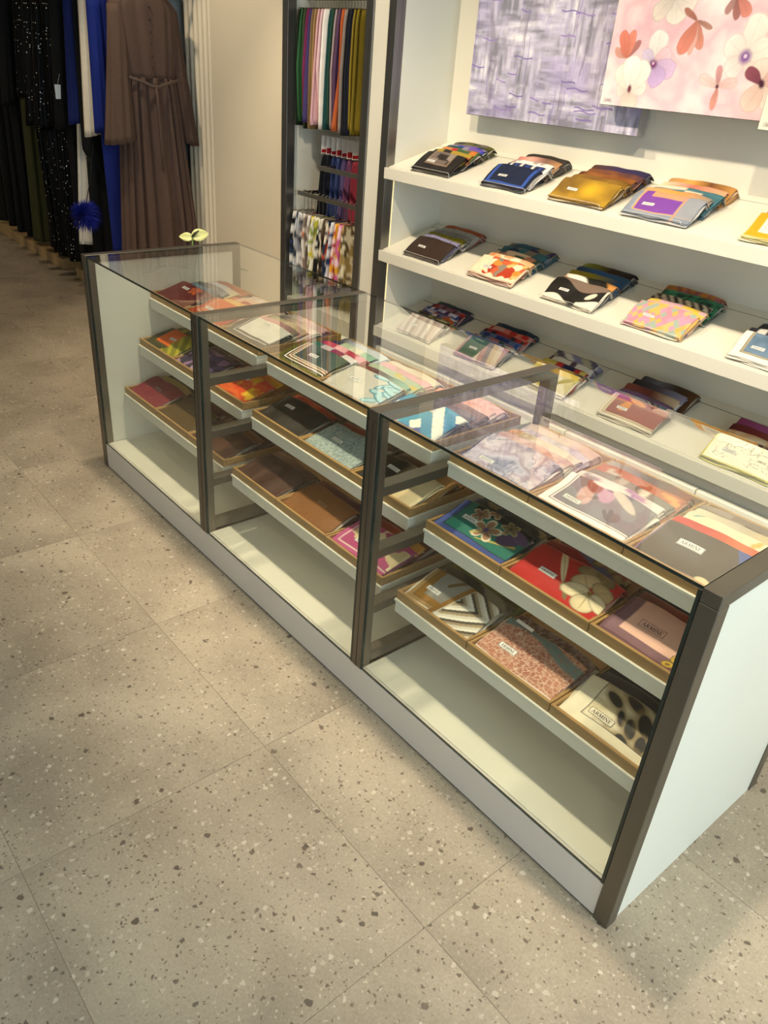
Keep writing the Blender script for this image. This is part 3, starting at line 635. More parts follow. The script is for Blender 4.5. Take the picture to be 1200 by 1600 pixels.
def place_on_shelf(si, x, dy=0.):
    zf=SHELF[si][1]; return (x, 1.523+dy, zf+(.018+dy)*math.tan(TL)+.0026)
P3=['top wall shelf','middle wall shelf','bottom wall shelf']
ac=MB(); ac.box(0,.262,0,.335,0,.002); acb=ac.build('base',[M['acrylic']]); ac_me=acb.data; bpy.data.objects.remove(acb)
lp=MB(); n=7; vs=[]; 
out=[(0,0)]+[(.0,.018)]+[(.006,.024)]+[(.256,.024),(.262,.018),(.262,0)]
lp.add([(x,0,z) for x,z in out]+[(x,.002,z) for x,z in out],[(0,1,2,3,4,5)[::-1],(6,7,8,9,10,11)]); lp.m=[0,0]
lp.add([(x,0,z) for x,z in out]+[(x,.002,z) for x,z in out],[(i,i+1,i+7,i+6) for i in range(5)],1)
lpo=lp.build('front_lip',[M['acrylic'],M['acrylic_edge']]); lp_me=lpo.data; bpy.data.objects.remove(lpo)
def wall_stack(si, x, W, front, backs, nick, **kw):
    g_=f'folded scarves on the {P3[si]}'
    p=place_on_shelf(si,x)
    a=empty('acrylic_tray',(x-.006,p[1]-.004,p[2]-.0022),(TL,0,0)); tag(a,f'clear acrylic tray under the {nick} scarf stack on the {P3[si]}','tray','clear acrylic trays on the wall shelves')
    link('base',ac_me,a); link('front_lip',lp_me,a)
    stack(p,TL,0,W,.138,front,backs,nick,P3[si],g_,**kw)

DK='#1b1613'
wall_stack(0,-2.535,.25,(('frame',[(.05,'#1c1512'),(.010,'#8a7460')],('blocks',['#4a3c33','#6d6058','#2a211d','#8f8276'],4)),'black with taupe frame'),
  [(('blocks',['#2a211d','#a58a2a','#8f7a26','#1f1a17','#b33022'],5),'olive striped'),(('blocks',['#b3281f','#c8742c','#3d5a2e','#c8803a','#2c241f'],6),'red green'),(('blocks',['#6a4fa0','#8b8794','#2f34a8','#6a4fa0','#12414a'],6),'violet blue'),(('blocks',['#1d1916','#6b665e','#3f3d22','#5a5826'],5),'charcoal olive')],'black taupe')
wall_stack(0,-2.085,.24,(('frame',[(.012,'#101830'),(.014,'#2f4f9e'),(.003,'#0e1530')],('plain','#101a36')),'navy with royal blue border'),
  [(('stripes',['#1a2444','#d9d4cc','#1a2444','#2c3f7c'],14),'navy white'),(('patch',['#e3d8cf','#f0e8e0','#a9968c','#d8c4b8'],24),'ivory'),(('sweep',['#c9776a','#e0a595','#7a5a4a','#b98a5a']),'rose pink'),(('ombre',['#26221e','#3d362f']),'black brown')],'navy')
wall_stack(0,-1.712,.27,(('gold',),'satin gold mustard'),[(('ombre',['#5d4310','#8a661c','#6d4a18']),'bronze'),(('ombre',['#6d3c1a','#8c5526','#4d2a14']),'rust brown'),(('ombre',['#5a3426','#7c4a2c','#3a2a3c']),'brown plum'),(('sweep',['#54382a','#3a2f52','#2c2848']),'dark purple')],'gold')
wall_stack(0,-1.362,.275,(('purple_grey',),'purple and grey block print'),[(('sweep',['#d79a6a','#d8944a','#8f8478']),'apricot'),(('blocks',['#3f6670','#47717a','#d9c9b0'],4),'teal'),(('sweep',['#e0c9a8','#c96f60','#d7a07a']),'coral'),(('sweep',['#b58a5a','#d8a050','#6a4326','#c98f4a']),'amber')],'purple grey')
wall_stack(0,-.885,.26,(('corner',[(.004,'#d8d090'),(.035,'#e39a1c')],('plain','#ecdfc4')),'bright orange with cream centre'),[(('ombre',['#7a2a3a','#a04a50']),'wine red'),(('ombre',['#3a4a2a','#5a6a3a']),'moss green')],'orange')

wall_stack(1,-2.54,.25,(('rib','#3a2a22'),'dark brown ribbed'),[(('rib','#8a86a8'),'lavender ribbed'),(('rib','#8a7f22'),'olive mustard ribbed'),(('rib','#8c8780'),'grey ribbed'),(('rib','#a8a49c'),'light grey'),(('rib','#a8532c'),'rust ribbed')],'brown ribbed',pitch=.038)
wall_stack(1,-2.100,.265,(('cream_orange',),'cream with orange mosaic print'),[(('patch',['#e0a878','#f0dcc0','#c98a5a','#e8b890'],22),'peach cream'),(('patch',['#e8c8a0','#d08a6a','#2f5a44','#2a5a6a'],22),'peach teal'),(('patch',['#2c4c66','#3a6a72','#8a7a68','#2c3c50'],20),'blue mosaic'),(('patch',['#6d7a86','#2c5a6a','#8a7c5a','#3c3054'],18),'slate mosaic')],'orange mosaic')
wall_stack(1,-1.662,.26,(('blk',),'black with brown wave'),[(('stripes',['#b98a70','#ece4d4','#1b1814','#c98a4a'],3,.6),'beige black'),(('sweep',['#a08a1e','#9a8620','#24486a']),'mustard blue'),(('sweep',['#24405a','#2a5a8a','#2c4a60']),'ocean blue'),(('sweep',['#8a9024','#3a2418','#241c18']),'lime brown')],'black wave')
wall_stack(1,-1.252,.25,(('diamond',['#c98a9a','#e0a85a','#9aa89a','#d8b070','#c890a8'],.026,'r'),'pink and yellow harlequin diamond'),[(('blocks',['#e0b83a','#c8a0a8','#d8b050'],10),'yellow checked'),(('diamond',['#2a1a16','#d8c4a0','#2a1a16','#cdb89c'],.018,'c'),'brown ivory diamond'),(('diamond',['#2f6a4a','#24382c','#3c8058'],.016,'r'),'green diamond'),(('diamond',['#b8742c','#8a4a3c','#a86a2a','#9a5a6a'],.020,'r'),'amber diamond')],'pink diamond')
wall_stack(1,-.812,.26,(('corner',[(.030,'#e4ddd0'),(.003,'#6a6a5a'),(.006,'#a89a7a')],('ombre',['#2f4660','#6a8298','#3a546c'])),'blue marble with white border'),[(('stripes',['#24242c','#c8c4bc','#3a3a44'],8),'black white'),(('ombre',['#2a2c34','#50525c']),'slate')],'blue marble')

wall_stack(2,-2.545,.245,(('stripes',['#c8b4ac','#d8ccc4','#b8a49c','#e0d8d0','#a8948c'],11,.2),'beige striped'),[(('blocks',['#4a3a24','#8a7a4a','#2c2418','#a89a70'],9),'olive brown'),(('blocks',['#b85a24','#6a6a8a','#d8d0d0','#3c2c5a'],10),'orange grey'),(('blocks',['#2c4a8c','#a8a0b8','#4a2c5a','#d8d0dc'],9),'blue lilac'),(('blocks',['#b02c24','#8a5a6a','#5a2c3c','#c89aa0'],9),'red mauve'),(('blocks',['#2c5a4a','#24443c','#3a2c4a'],7),'dark green')],'beige striped',pitch=.038)
wall_stack(2,-2.120,.255,(('greenpink',),'green and pink striped'),[(('blocks',['#6a7a84','#c8b8b0','#2c4a4c','#a8686a'],9),'grey teal'),(('blocks',['#24306a','#8a8ab0','#2c4a8c','#5a6a8c'],6),'cobalt blue'),(('blocks',['#241c1c','#b02c30','#3a3434','#8a3034'],8),'black red'),(('blocks',['#c02c24','#d8786a','#a82420','#cc9a90'],7),'scarlet'),(('blocks',['#24384a','#1c2a3a','#4a4a54'],6),'dark navy')],'green pink',pitch=.038)
wall_stack(2,-1.695,.24,(('leafcream',),'cream and olive leaf striped'),[(('blocks',['#c8b45a','#b02c2c','#24244a','#e0d8b0'],7),'yellow red'),(('blocks',['#3a3430','#d8d0c0','#5a4a5a'],7),'black cream'),(('stripes',['#d8d0c0','#8a84a0','#b0a890','#5a5664'],7,.8),'grey lilac')],'olive leaf')
wall_stack(2,-1.270,.255,(('terr',),'brick red with cream border'),[(('ombre',['#3a3634','#7a5a80','#4a4644']),'grey plum'),(('sweep',['#8a4a40','#6a342c','#c8b090']),'brick brown'),(('sweep',['#2a2420','#4a4450','#8a86a0']),'black lilac'),(('sweep',['#34343a','#6a6a74','#3c2818','#5a3c20']),'slate brown')],'brick cream')
wall_stack(2,-.798,.27,(('toile',),'pale yellow toile print'),[(('ombre',['#d8c4a8','#c89a6a','#e0d0b8'],18),'peach paisley'),(('sweep',['#5a1c20','#7a2c2a','#8a6a40']),'burgundy'),(('sweep',['#8a3a6a','#a85a8a']),'magenta')],'yellow toile')

# ---------------------------------------------------------------- wooden trays and their scarves in the counter
BN=['right bay','middle bay','left bay']
TW=(BAYS[0][1]-BAYS[0][0]-.030)/3
def shared(name, fn, mat):
    m_=MB(); fn(m_); o=m_.build(name,mat); me=o.data; bpy.data.objects.remove(o); return me
TD=.365; w_=TW-.003
TR={'base':(shared('base',lambda m_:m_.box(0,w_,0,TD,0,.004),M['oak']),(0,0,0)),
    'front':(shared('board',lambda m_:m_.box(0,w_,0,.009,0,.028,0,.001),M['oak']),(0,0,.0)),
    'back':None,'side':shared('board',lambda m_:m_.box(0,.008,.0092,TD-.0092,.0042,.026,0,.001),M['oak'])}
def tray(bay, lv, k, front, backs, nick, dx=0., rz=0., **kw):
    a,b=BAYS[bay]; nm,yf,zt=LEVELS[lv]; x=a+.0165+k*TW; place=f'{BN[bay]} {nm} drawer'
    t=tag(empty('wooden_tray',(x,yf+.006,zt+.0004)),f'shallow oak tray holding the {nick} scarf stack, {place}','tray','oak trays on the counter drawers')
    link('base',TR['base'][0],t,(0,.0,0)); link('front_board',TR['front'][0],t,(0,-.0001,0)); link('back_board',TR['front'][0],t,(0,TD-.009,0))
    link('side_board',TR['side'],t,(0,0,0)); link('side_board',TR['side'],t,(w_-.008,0,0))
    kk=dict(rise=.042,pitch=.042); kk.update(kw)
    stack((x+.013+dx,yf+.020,zt+.005),0,rz,kk.pop('W',.245),kk.pop('L',.155),front,backs,nick,place,f'folded scarves in the {nm} counter drawers',**kk)
HI=dict(res=(116,90),res_b=(44,32))
# right bay (nearest)
tray(0,0,0,(('lilac',),'lilac grey abstract swirl print'),[(('ombre',['#c9a9a0','#b58a86','#d8b8ae'],26),'dusty rose'),(('floral',['#d8c8b8','#c8b0a0'],['#c98a5a','#b8a07a','#d8b890'],10,.03),'peach floral'),(('ombre',['#a89aa8','#c8b8c0','#8a7a86'],30),'mauve'),(('ombre',['#b89a90','#d0b8b0'],30),'pale pink')],'lilac swirl',lab=(.05,.03),res=(90,70))
tray(0,0,1,(('whitegrey',),'grey petal print with white border'),[(('leaves',('plain','#d8ccc8'),['#a87aa0','#c89ab0','#8c8088'],6,.03),'pink petal'),(('leaves',('plain','#77706c'),['#d8c8b8','#a8988c'],6,.034),'taupe leaf'),(('leaves',('plain','#a8604a'),['#d8945a','#b8b0a8'],5,.03),'orange leaf'),(('sweep',['#a09a98','#4a525a','#7c3c30']),'slate brick')],'grey petal',lab=(.045,.045),res=(96,74),W=.25)
tray(0,0,2,(('brown',),'dark brown with royal blue corner'),[(('sweep',['#b8241e','#b8241e','#c8602a','#a81e1c']),'bright red'),(('leaves',('plain','#ddd2b4'),['#6a9aa0','#8ab0b0','#c8a84a'],14,.018),'cream teal'),(('sweep',['#d0c4ac','#b0a494','#c8b070']),'ivory grey'),(('blocks',['#3c302a','#6a5c54','#8a7c74'],6),'brown striped')],'dark brown',lab=(.060,.080),labsize=(.062,.021),W=.25,**HI)
tray(0,1,0,(('teal',),'teal orchid print with blue border'),[(('patch',['#2c343c','#3a4450','#8a7a5a','#242a30'],22),'slate blue'),(('ombre',['#262c34','#3c4650']),'dark slate')],'teal orchid',lab=(.045,.074),labsize=(.052,.018),W=.252,amp=.0005,**HI)
tray(0,1,1,(('red',),'red with cream flower and feather'),[(('red2',),'deep red floral'),(('sweep',['#5a2018','#6a3a24','#8a6a4a']),'russet')],'red flower',lab=(.055,.055),labsize=(.052,.018),W=.255,amp=.0005,**HI)
tray(0,1,2,(('chain',),'pink chain print with mauve border'),[(('sweep',['#7a4a44','#8a3420','#8a3420']),'rust'),(('sweep',['#1c2a3c','#182c44']),'dark navy')],'pink chain',lab=(.062,.070),labsize=(.066,.023),ground=simple('pink_label','#e2b3a0',.5),W=.25,amp=.0005,**HI)
tray(0,2,0,(('geo',),'brown and white geometric stripe'),[(('stripes',['#3c382f','#8a8474','#5a5242'],5,.9),'olive grey'),(('ombre',['#5a5830','#8a8a3a']),'olive green')],'brown geometric',lab=(.034,.060),labsize=(.050,.018),W=.252,amp=.0006,**HI)
tray(0,2,1,(('hlace',),'terracotta lace print with teal band'),[(('lace',['#6a4a44','#7a5a54'],'#a8948c'),'brown lace')],'terracotta lace',lab=(.045,.045),labsize=(.056,.019),W=.255,amp=.0005,**HI)
tray(0,2,2,(('leopard',),'cream with black leopard spots'),[(('sweep',['#3a3a40','#16181e','#10141c']),'black navy'),(('plain','#12161e'),'midnight')],'leopard spot',lab=(.056,.042),labsize=(.066,.021),ground=simple('cream_label','#e7dcc0',.5),W=.25,amp=.0006,**HI)
# middle bay
tray(1,0,0,(('corner',[(.022,'#6a6424'),(.006,'#2c2a1c'),(.006,'#efe8dc'),(.008,'#6a4a24'),(.004,'#efe0cc'),(.006,'#8a5a34'),(.004,'#e8dccc')],('ombre',['#2c3c34','#4a5a54'],14)),'olive and white nested corner'),[(('stripes',['#2c5a4c','#b8b0b4','#8a2c5a','#d8d0d0'],4),'teal striped'),(('stripes',['#7a2450','#b8405a','#e0a8b0','#a8344a','#d88a96'],4,.3),'pink striped'),(('stripes',['#24305a','#a8b8a0','#c8c4b0','#8ab09a'],4),'navy sage'),(('sweep',['#4a4a5a','#b8bcc4','#c8d0d4']),'silver grey')],'olive corner',lab=(.10,.085),res=(90,70),W=.25)
tray(1,0,1,(('leafgrey',),'light grey with blue leaf print'),[(('sweep',['#7a3a2c','#3c3430','#8ab09a']),'brick'),(('leaves',('plain','#a8b49a'),['#c8b04a','#8a7a6a'],6,.025),'sage green'),(('leaves',('plain','#d8a0a8'),['#b8a088','#8a7464'],5,.02),'blush pink'),(('floral',['#d8ccb8','#c8b8a0'],['#a83c2c','#c88a3a','#3c3a3c'],14,.018),'cream paisley')],'grey leaf',lab=(.055,.075),labsize=(.055,.019),res=(90,70),W=.25)
tray(1,0,2,(('bluewhite',),'blue and white geometric'),[(('sweep',['#5a4a50','#6a5058','#4a4858']),'plum grey'),(('ombre',['#6a4a48','#8a6a66']),'brown mauve'),(('sweep',['#d8906a','#d89a8a','#e0b0a8']),'salmon'),(('lace',['#d8a8a4','#e0b8b4'],'#c89090'),'blush lace')],'blue geometric',lab=(.10,.10),res=(90,70))
tray(1,1,0,(('plain','#2f2a24'),'plain charcoal brown'),[(('sweep',['#c8481c','#d8582a','#8a2c1c']),'flame orange'),(('ombre',['#5a4a3c','#3a3028']),'dark taupe')],'charcoal',lab=(.05,.09),ground='paper')
tray(1,1,1,(('lace',['#6f8080','#8a9894','#5d6c6c'],'#b0b8b0'),'grey blue embossed floral'),[(('sweep',['#7a2420','#8a3c2c','#5a4a40']),'brick red'),(('ombre',['#3c3a3a','#5a5452']),'charcoal grey')],'grey blue',lab=(.07,.07))
tray(1,1,2,(('sweep',['#2a241e','#1c1814','#c8b48a','#d8c8a0']),'black and cream colour block'),[(('sweep',['#4a3c34','#6a4a3c','#c89a5a']),'brown amber'),(('sweep',['#5a4a54','#d8904a']),'plum orange')],'black cream',lab=(.05,.09))
tray(1,2,0,(('plain','#452a20'),'plain chocolate brown'),[(('sweep',['#b08a70','#8a6048','#5a3c30']),'beige brown')],'chocolate',lab=(.10,.08),ground=simple('brown_label','#5e3a2c',.5))
tray(1,2,1,(('plain','#7d4d1e'),'plain caramel brown'),[(('sweep',['#7a4420','#5a2024','#4a1c20']),'wine brown')],'caramel',lab=(.10,.08),ground=simple('caramel_label','#a8743c',.5))
tray(1,2,2,(('corner',[(.018,'#b04a7c'),(.005,'#d8b8b0'),(.006,'#a04070')],('patch',['#d8c8a0','#c8b488','#a83a6c','#e0d0a8'],16)),'cream with pink border'),[(('sweep',['#7a3a2c','#a8442c','#d8a040']),'rust gold'),(('ombre',['#5a3028','#8a4a34']),'reddish brown')],'pink border',lab=(.06,.05))
# left bay
tray(2,0,0,(('burg',),'burgundy with orange flower'),[(('sweep',['#4a6a80','#5a7084','#2a2c34']),'steel blue'),(('sweep',['#24242a','#2c2a30','#8a8a94']),'black grey'),(('sweep',['#8a8c98','#a0a0aa','#c8b48a']),'silver'),(('sweep',['#6a1c18','#8a3420','#a8603c']),'dark red')],'burgundy flower',lab=(.07,.10))
tray(2,0,1,(('frame',[(.03,'#a8401e'),(.004,'#e0b890'),(.01,'#c05a2c'),(.003,'#e8c8a0')],('plain','#d0683a')),'orange with pale frame'),[(('sweep',['#d8a04a','#e0b870','#c86a3c']),'golden orange'),(('stripes',['#c87050','#d8a890','#a85040'],5),'coral striped'),(('ombre',['#c89a80','#d8b8a0','#a86a54'],22),'peach'),(('ombre',['#b8a090','#d0c0b4'],22),'sand beige')],'orange frame',lab=(.05,.06))
tray(2,0,2,(('corner',[(.030,'#57534c'),(.004,'#d8d4cc'),(.010,'#5a564e'),(.004,'#c8c4bc')],('plain','#d6d2c8')),'grey with white centre'),[(('sweep',['#c8a09a','#b88a88','#6a5c54']),'rose grey'),(('sweep',['#5a6a4a','#cdb89a','#a89078']),'sage beige'),(('sweep',['#4a4a4a','#c8b0a0','#e0d0c0']),'taupe cream'),(('sweep',['#7a7470','#d8c0b8','#b08a86']),'blush grey')],'grey white',lab=(.11,.12),W=.25)
tray(2,1,0,(('orangegreen',),'dark green with orange centre'),[(('stripes',['#6a7020','#a8a02a','#4a4c1c'],6),'olive lime'),(('ombre',['#3a3a20','#54522a']),'dark olive')],'orange green',lab=(.09,.08))
tray(2,1,1,(('patch',['#5a4a70','#8a6a8c','#3a3448','#a88aa0'],30,'#2a2434'),'purple swirling line print'),[(('lace',['#4a3c48','#6a5464'],'#8a7484'),'plum'),(('patch',['#3a3030','#6a5450','#54403c'],26),'brown mauve')],'purple swirl',lab=(.05,.08))
tray(2,1,2,(('abstract',),'red and orange abstract'),[(('sweep',['#c8481c','#d8802a','#e0b82c']),'orange yellow'),(('ombre',['#7a4a1c','#a8742a']),'ochre')],'red abstract',lab=(.08,.10))
tray(2,2,0,(('plain','#7a2430'),'plain crimson'),[(('plain','#b09a5a'),'golden beige'),(('plain','#4a3c20'),'dark olive')],'crimson',lab=(.10,.08),ground=simple('crimson_label','#a8707a',.5))
tray(2,2,1,(('plain','#54401e'),'plain olive brown'),[(('sweep',['#4a3418','#6a2c24','#5a2420']),'brown red'),(('plain','#6a4a2a'),'tan brown')],'olive brown',lab=(.10,.08),ground=simple('olive_label','#6a5630',.5))
tray(2,2,2,(('plain','#4c3020'),'plain coffee brown'),[(('plain','#8a5a34'),'light tan'),(('plain','#5a3a24'),'walnut')],'coffee',lab=(.10,.08),ground=simple('coffee_label','#5e4030',.5))
# a loose pale card lies on the terracotta scarf
_z=LEVELS[2][2]; cm=MB(); cm.box(-.028,.028,-.005,.005,0,.0012)
tag(cm.build('paper_tag',M['paper'],None,loc=(BAYS[0][0]+.0165+TW+.075,.098+.02+.118,_z+.005+.0655)),'narrow white tag lying on the terracotta lace scarf','tag').rotation_euler=(math.radians(14),0,-.03)

# ---------------------------------------------------------------- canvases above the shelves
def canvas(name,label,x0,x1,yf,yb,z0,z1,fn,nx,nz,group='canvas prints on the back wall'):
    e=tag(empty(name,((x0+x1)/2,yb,z0)),label,'painting',group); cx=(x0+x1)/2
    m_=MB(); m_.box(x0-cx,x1-cx,yf-yb,0,0,z1-z0,0,.002); m_.build('stretcher',simple(name+'_edge','#8b8580',.7),e)
    U,V=np.meshgrid(np.linspace(0,1,nx),np.linspace(0,1,nz)); X=U*(x1-x0); Z=V*(z1-z0)
    C=.86*fn(X,Z).reshape(-1,3); V_=np.stack([X+x0-cx,np.full(X.shape,yf-yb-.0008),Z],-1).reshape(-1,3); V_[:,0]=np.clip(V_[:,0],x0-cx+.0025,x1-cx-.0025); V_[:,2]=np.clip(V_[:,2],.0025,z1-z0-.0025)
    idx=np.arange(nx*nz).reshape(nz,nx); q=np.stack([idx[:-1,:-1],idx[:-1,1:],idx[1:,1:],idx[1:,:-1]],-1).reshape(-1,4)
    link('printed_face',grid_mesh('printed_face',V_,q,C,M['canvas']),e)
    for xx in (x0+.15,x1-.15): 
        k=MB(); k.box(xx-cx-.02,xx-cx+.02,.0005,YB-yb-.0005,(z1-z0)*.75,(z1-z0)*.75+.04); k.build('wall_mount',M['black'],e)
    b=MB(); bx,bz,bw,bh=.018,.012,.036,.012; yy=yf-yb-.0014; t=.0007
    for (a0,a1,c0,c1) in ((bx,bx+bw,bz,bz+t),(bx,bx+bw,bz+bh-t,bz+bh),(bx,bx+t,bz,bz+bh),(bx+bw-t,bx+bw,bz,bz+bh)): b.add([(a0+x0-cx,yy,c0),(a1+x0-cx,yy,c0),(a1+x0-cx,yy,c1),(a0+x0-cx,yy,c1)],[(0,1,2,3)])
    for q in LETTERS: b.add([(bx+.004+p[0]*.028/LW+x0-cx,yy,bz+.003+p[1]*.006) for p in q],[(0,1,2,3)])
    b.build('lettering',simple(name+'_ink','#5a4f5a',.6),e)
    return e
def f_purple(X,Z):
    a=fbm(X*1.0,Z*.16,44,3); b=fbm(X*.16,Z,44,9); c=fbm(X,Z,6,21); k=vn(X,Z,9,77)
    m_=np.clip((k-.35)*3,0,1); t=(a*m_+b*(1-m_))
    C=ramp(np.clip((t-.28)*1.9+.30*(c-.5),0,1),['#8f8e9e','#aeabc0','#c6c1dc','#dad7ea','#f4f3f8'])
    C=over(C, np.clip((fbm(X,Z,5,31)-.50)*4,0,1)*.55, '#b9addf'); C=over(C, np.clip((fbm(X,Z*.3,22,41)-.62)*9,0,1)*.5,'#8d8798')
    r=random.Random(12)
    for i in range(420):
        x=r.uniform(0,.95); z=r.uniform(0,.72); v_=r.random()<.6; L_=r.uniform(.012,.035); c_=r.choice(['#f2f1f8','#dcd8ec','#a9a6ba','#c3b8e6','#8f8c9e','#e8e4f4'])
        m2=sm(1-np.maximum(np.abs(X-x)/(L_*.35 if v_ else L_),np.abs(Z-z)/(L_ if v_ else L_*.35)),.5)*.45*np.clip(fbm(X,Z,60,i)*1.8-.3,0,1); C=over(C,m2,c_)
    for i in range(30):
        x=r.uniform(0,.95); z=r.uniform(-.1,.6); l=r.uniform(.1,.3); C=line(C,X+.003*np.sin(Z*40+i),Z,(x,z),(x+.006,z+l),.0028,r.choice(['#8a79b4','#9586bb','#78708c']))
    for i in range(46):
        x=r.uniform(-.05,.9); z=r.uniform(0,.72); l=r.uniform(.04,.11); C=line(C,X,Z+.003*np.sin(X*75+i),(x,z),(x+l,z-.006),.0048,r.choice(['#8a72bc','#9a84c4','#7d6cae']))
    return C
def f_pink(X,Z):
    t=fbm(X,Z,5,5); C=ramp((t-.22)*1.9,['#fbf3ef','#f8e2e2','#f2c6cf','#f7dcde','#fdf7f3'])
    C=over(C,np.clip((fbm(X,Z,7,15)-.56)*4,0,1)*.55,'#efb2c2')
    wx=.006*(vn(X,Z,40,2)-.5); wz=.006*(vn(X,Z,40,6)-.5); Xw,Zw=X+wx,Z+wz
    def petals(C,cx,cz,L):
        for (a,l,wd,c) in L:
            l=l*1.25; wd=wd*1.2; px,pz=cx+.52*l*math.cos(a),cz+.52*l*math.sin(a); ca,sa=math.cos(a),math.sin(a)
            x=(Xw-px)*ca+(Zw-pz)*sa; y=-(Xw-px)*sa+(Zw-pz)*ca; wl=wd*(1+.35*x/(l*.52)); d=1-np.sqrt((x/(l*.52))**2+(y/wl)**2)
            C=over(C,sm(d,.10)*.9,lin(c)*.74); C=over(C,sm(d-.06,.10),np.clip(lin(c)[None,None,:]*(.80+.30*np.clip(x/(l*.52)*.5+.5,0,1)-.10*(np.abs(y)<.0016))[...,None],0,1))
        return C
    C=petals(C,.24,.36,[(-1.3,.07,.032,'#f2e8dc'),(-.4,.07,.026,'#f2e4da'),(-2.4,.08,.024,'#eadcd0'),(.9,.07,.03,'#f6efe6'),(2.2,.06,.026,'#f4e8e0')])
    C=petals(C,.204,.147,[(1.5,.085,.030,'#f4ece8'),(2.4,.05,.018,'#d8c8e0'),(.6,.06,.022,'#f0cad4'),(-.2,.075,.026,'#d9bbde'),(-1.0,.06,.030,'#cdb0de')])
    C=ell(C,X,Z,.204,.147,.016,.014,0,'#7a3a72',.9); C=ell(C,X,Z,.204,.150,.005,.005,0,'#e8c0d8',.6)
    C=petals(C,.124,.06,[(3.3,.045,.018,'#f0dcd4'),(-1.4,.055,.030,'#ead8cc'),(2.3,.075,.028,'#f2ece0'),(.2,.055,.022,'#f2e4dc'),(1.0,.085,.030,'#f6f1e6'),(1.65,.085,.032,'#faf6ee')])
    C=ell(C,X,Z,.124,.062,.008,.013,0,'#7a3a4a',.7)
    C=petals(C,.085,.160,[(2.7,.05,.012,'#d8a090'),(.9,.06,.010,'#b87a78'),(1.45,.07,.016,'#e8907a'),(1.95,.075,.018,'#e08470')])
    C=petals(C,.345,.285,[(2.6,.055,.008,'#b87a6a'),(-.3,.05,.007,'#b88a7a'),(-1.2,.07,.014,'#d8907e'),(-1.6,.08,.012,'#e8b0a4'),(-2.0,.085,.020,'#df8a78')])
    C=petals(C,.553,.185,[(1.4,.10,.034,'#f8ece4'),(2.6,.07,.030,'#f6e6e0'),(-2.4,.06,.028,'#f4e0dc'),(-.6,.06,.028,'#f6e4dc'),(.4,.07,.03,'#f8ece4')])
    C=ell(C,X,Z,.553,.185,.020,.020,0,'#8a62a4',.9); C=ell(C,X,Z,.553,.187,.006,.006,0,'#e4cce0',.6)
    C=petals(C,.478,.092,[(2.8,.06,.014,'#f2d0cc'),(.3,.055,.014,'#f0c8c4'),(1.7,.05,.010,'#d09a9a'),(-1.6,.055,.010,'#dc9a8c')])
    C=ell(C,X,Z,.478,.092,.006,.006,0,'#5a2c3c',.7)
    C=petals(C,.635,.11,[(1.9,.06,.026,'#f4dcd4'),(-.8,.07,.03,'#f6e2d8'),(-2.0,.07,.03,'#f0d2c8'),(.5,.07,.026,'#ecc4c0'),(2.6,.06,.016,'#8a4a5c')])
    C=ell(C,X,Z,.635,.11,.010,.013,0.4,'#4a2438',.7)
    C=petals(C,.48,.36,[(1.5,.06,.02,'#e8b0a8'),(-2.2,.05,.010,'#b88a84'),(-1.5,.055,.012,'#a8706c'),(-.9,.06,.014,'#d88a7c')])
    return C
def f_pale(X,Z): return ramp((fbm(X,Z,5,55)-.2)*1.6,['#f3ecd9','#efe6cf','#f8f3e6'])
canvas('abstract_canvas','lavender grey abstract canvas print, leftmost and partly hidden by the pink one',-2.494,-1.547,1.80,1.848,1.476,2.20,f_purple,420,320)
canvas('floral_canvas','pink canvas print with magnolia flowers overlapping the lavender canvas',-1.693,-.745,1.72,1.768,1.576,2.30,f_pink,420,320)
canvas('pale_canvas','plain cream canvas corner at the right edge beside the pink canvas',-.993,-.20,1.645,1.693,1.553,2.25,f_pale,40,40)

# ---------------------------------------------------------------- hanging-scarf alcove
boxo('trim_1',M['steel'],-3.592,-3.540,1.495,1.548,0,CEIL-.002,b=.001,kind='structure')
boxo('trim_2',M['steel'],-2.905,-2.852,1.495,1.548,0,CEIL-.002,b=.001,kind='structure')
boxo('wall_alcove_filler',M['lacquer'],-2.851,-2.743,1.505,1.884,0,CEIL-.002,kind='structure')
boxo('wall_alcove_left',M['lacquer'],-3.591,-3.566,1.549,1.904,0,CEIL-.002,kind='structure')
boxo('wall_alcove_right',M['lacquer'],-2.876,-2.852,1.549,1.904,0,CEIL-.002,kind='structure')
boxo('wall_alcove_back',M['lacquer'],-3.565,-2.877,1.885,1.904,0,CEIL-.002,kind='structure')
al=tag(boxo('alcove_cabinet',M['lacquer'],-3.564,-2.878,1.51,1.884,0,.40,b=.002),'low white cabinet filling the bottom of the scarf alcove','cabinet')
al2=boxo('alcove_led',M['led_soft'],-3.5655,-3.563,1.551,1.555,.42,2.2); al2.parent=bpy.data.objects['trim_1']; al2.name='led_strip'
def loft(name, rings, colfn, mat, parent=None, caps=True):
    R_=np.array(rings); r,k,_=R_.shape
    if caps:
        top=R_[0].mean(0)+(R_[0]-R_[0].mean(0))*.05; top[:,2]=R_[0][:,2]; bot=R_[-1].mean(0)+(R_[-1]-R_[-1].mean(0))*.05; bot[:,2]=R_[-1][:,2]+.004
        R_=np.concatenate([top[None],R_,bot[None]]); r+=2
    idx=np.arange(r*k).reshape(r,k); nx=np.roll(idx,-1,1); q=np.stack([idx[:-1],nx[:-1],nx[1:],idx[1:]],-1).reshape(-1,4)[:,::-1]
    V_=R_.reshape(-1,3); return link(name,grid_mesh(name,V_,q,colfn(V_),mat),parent)
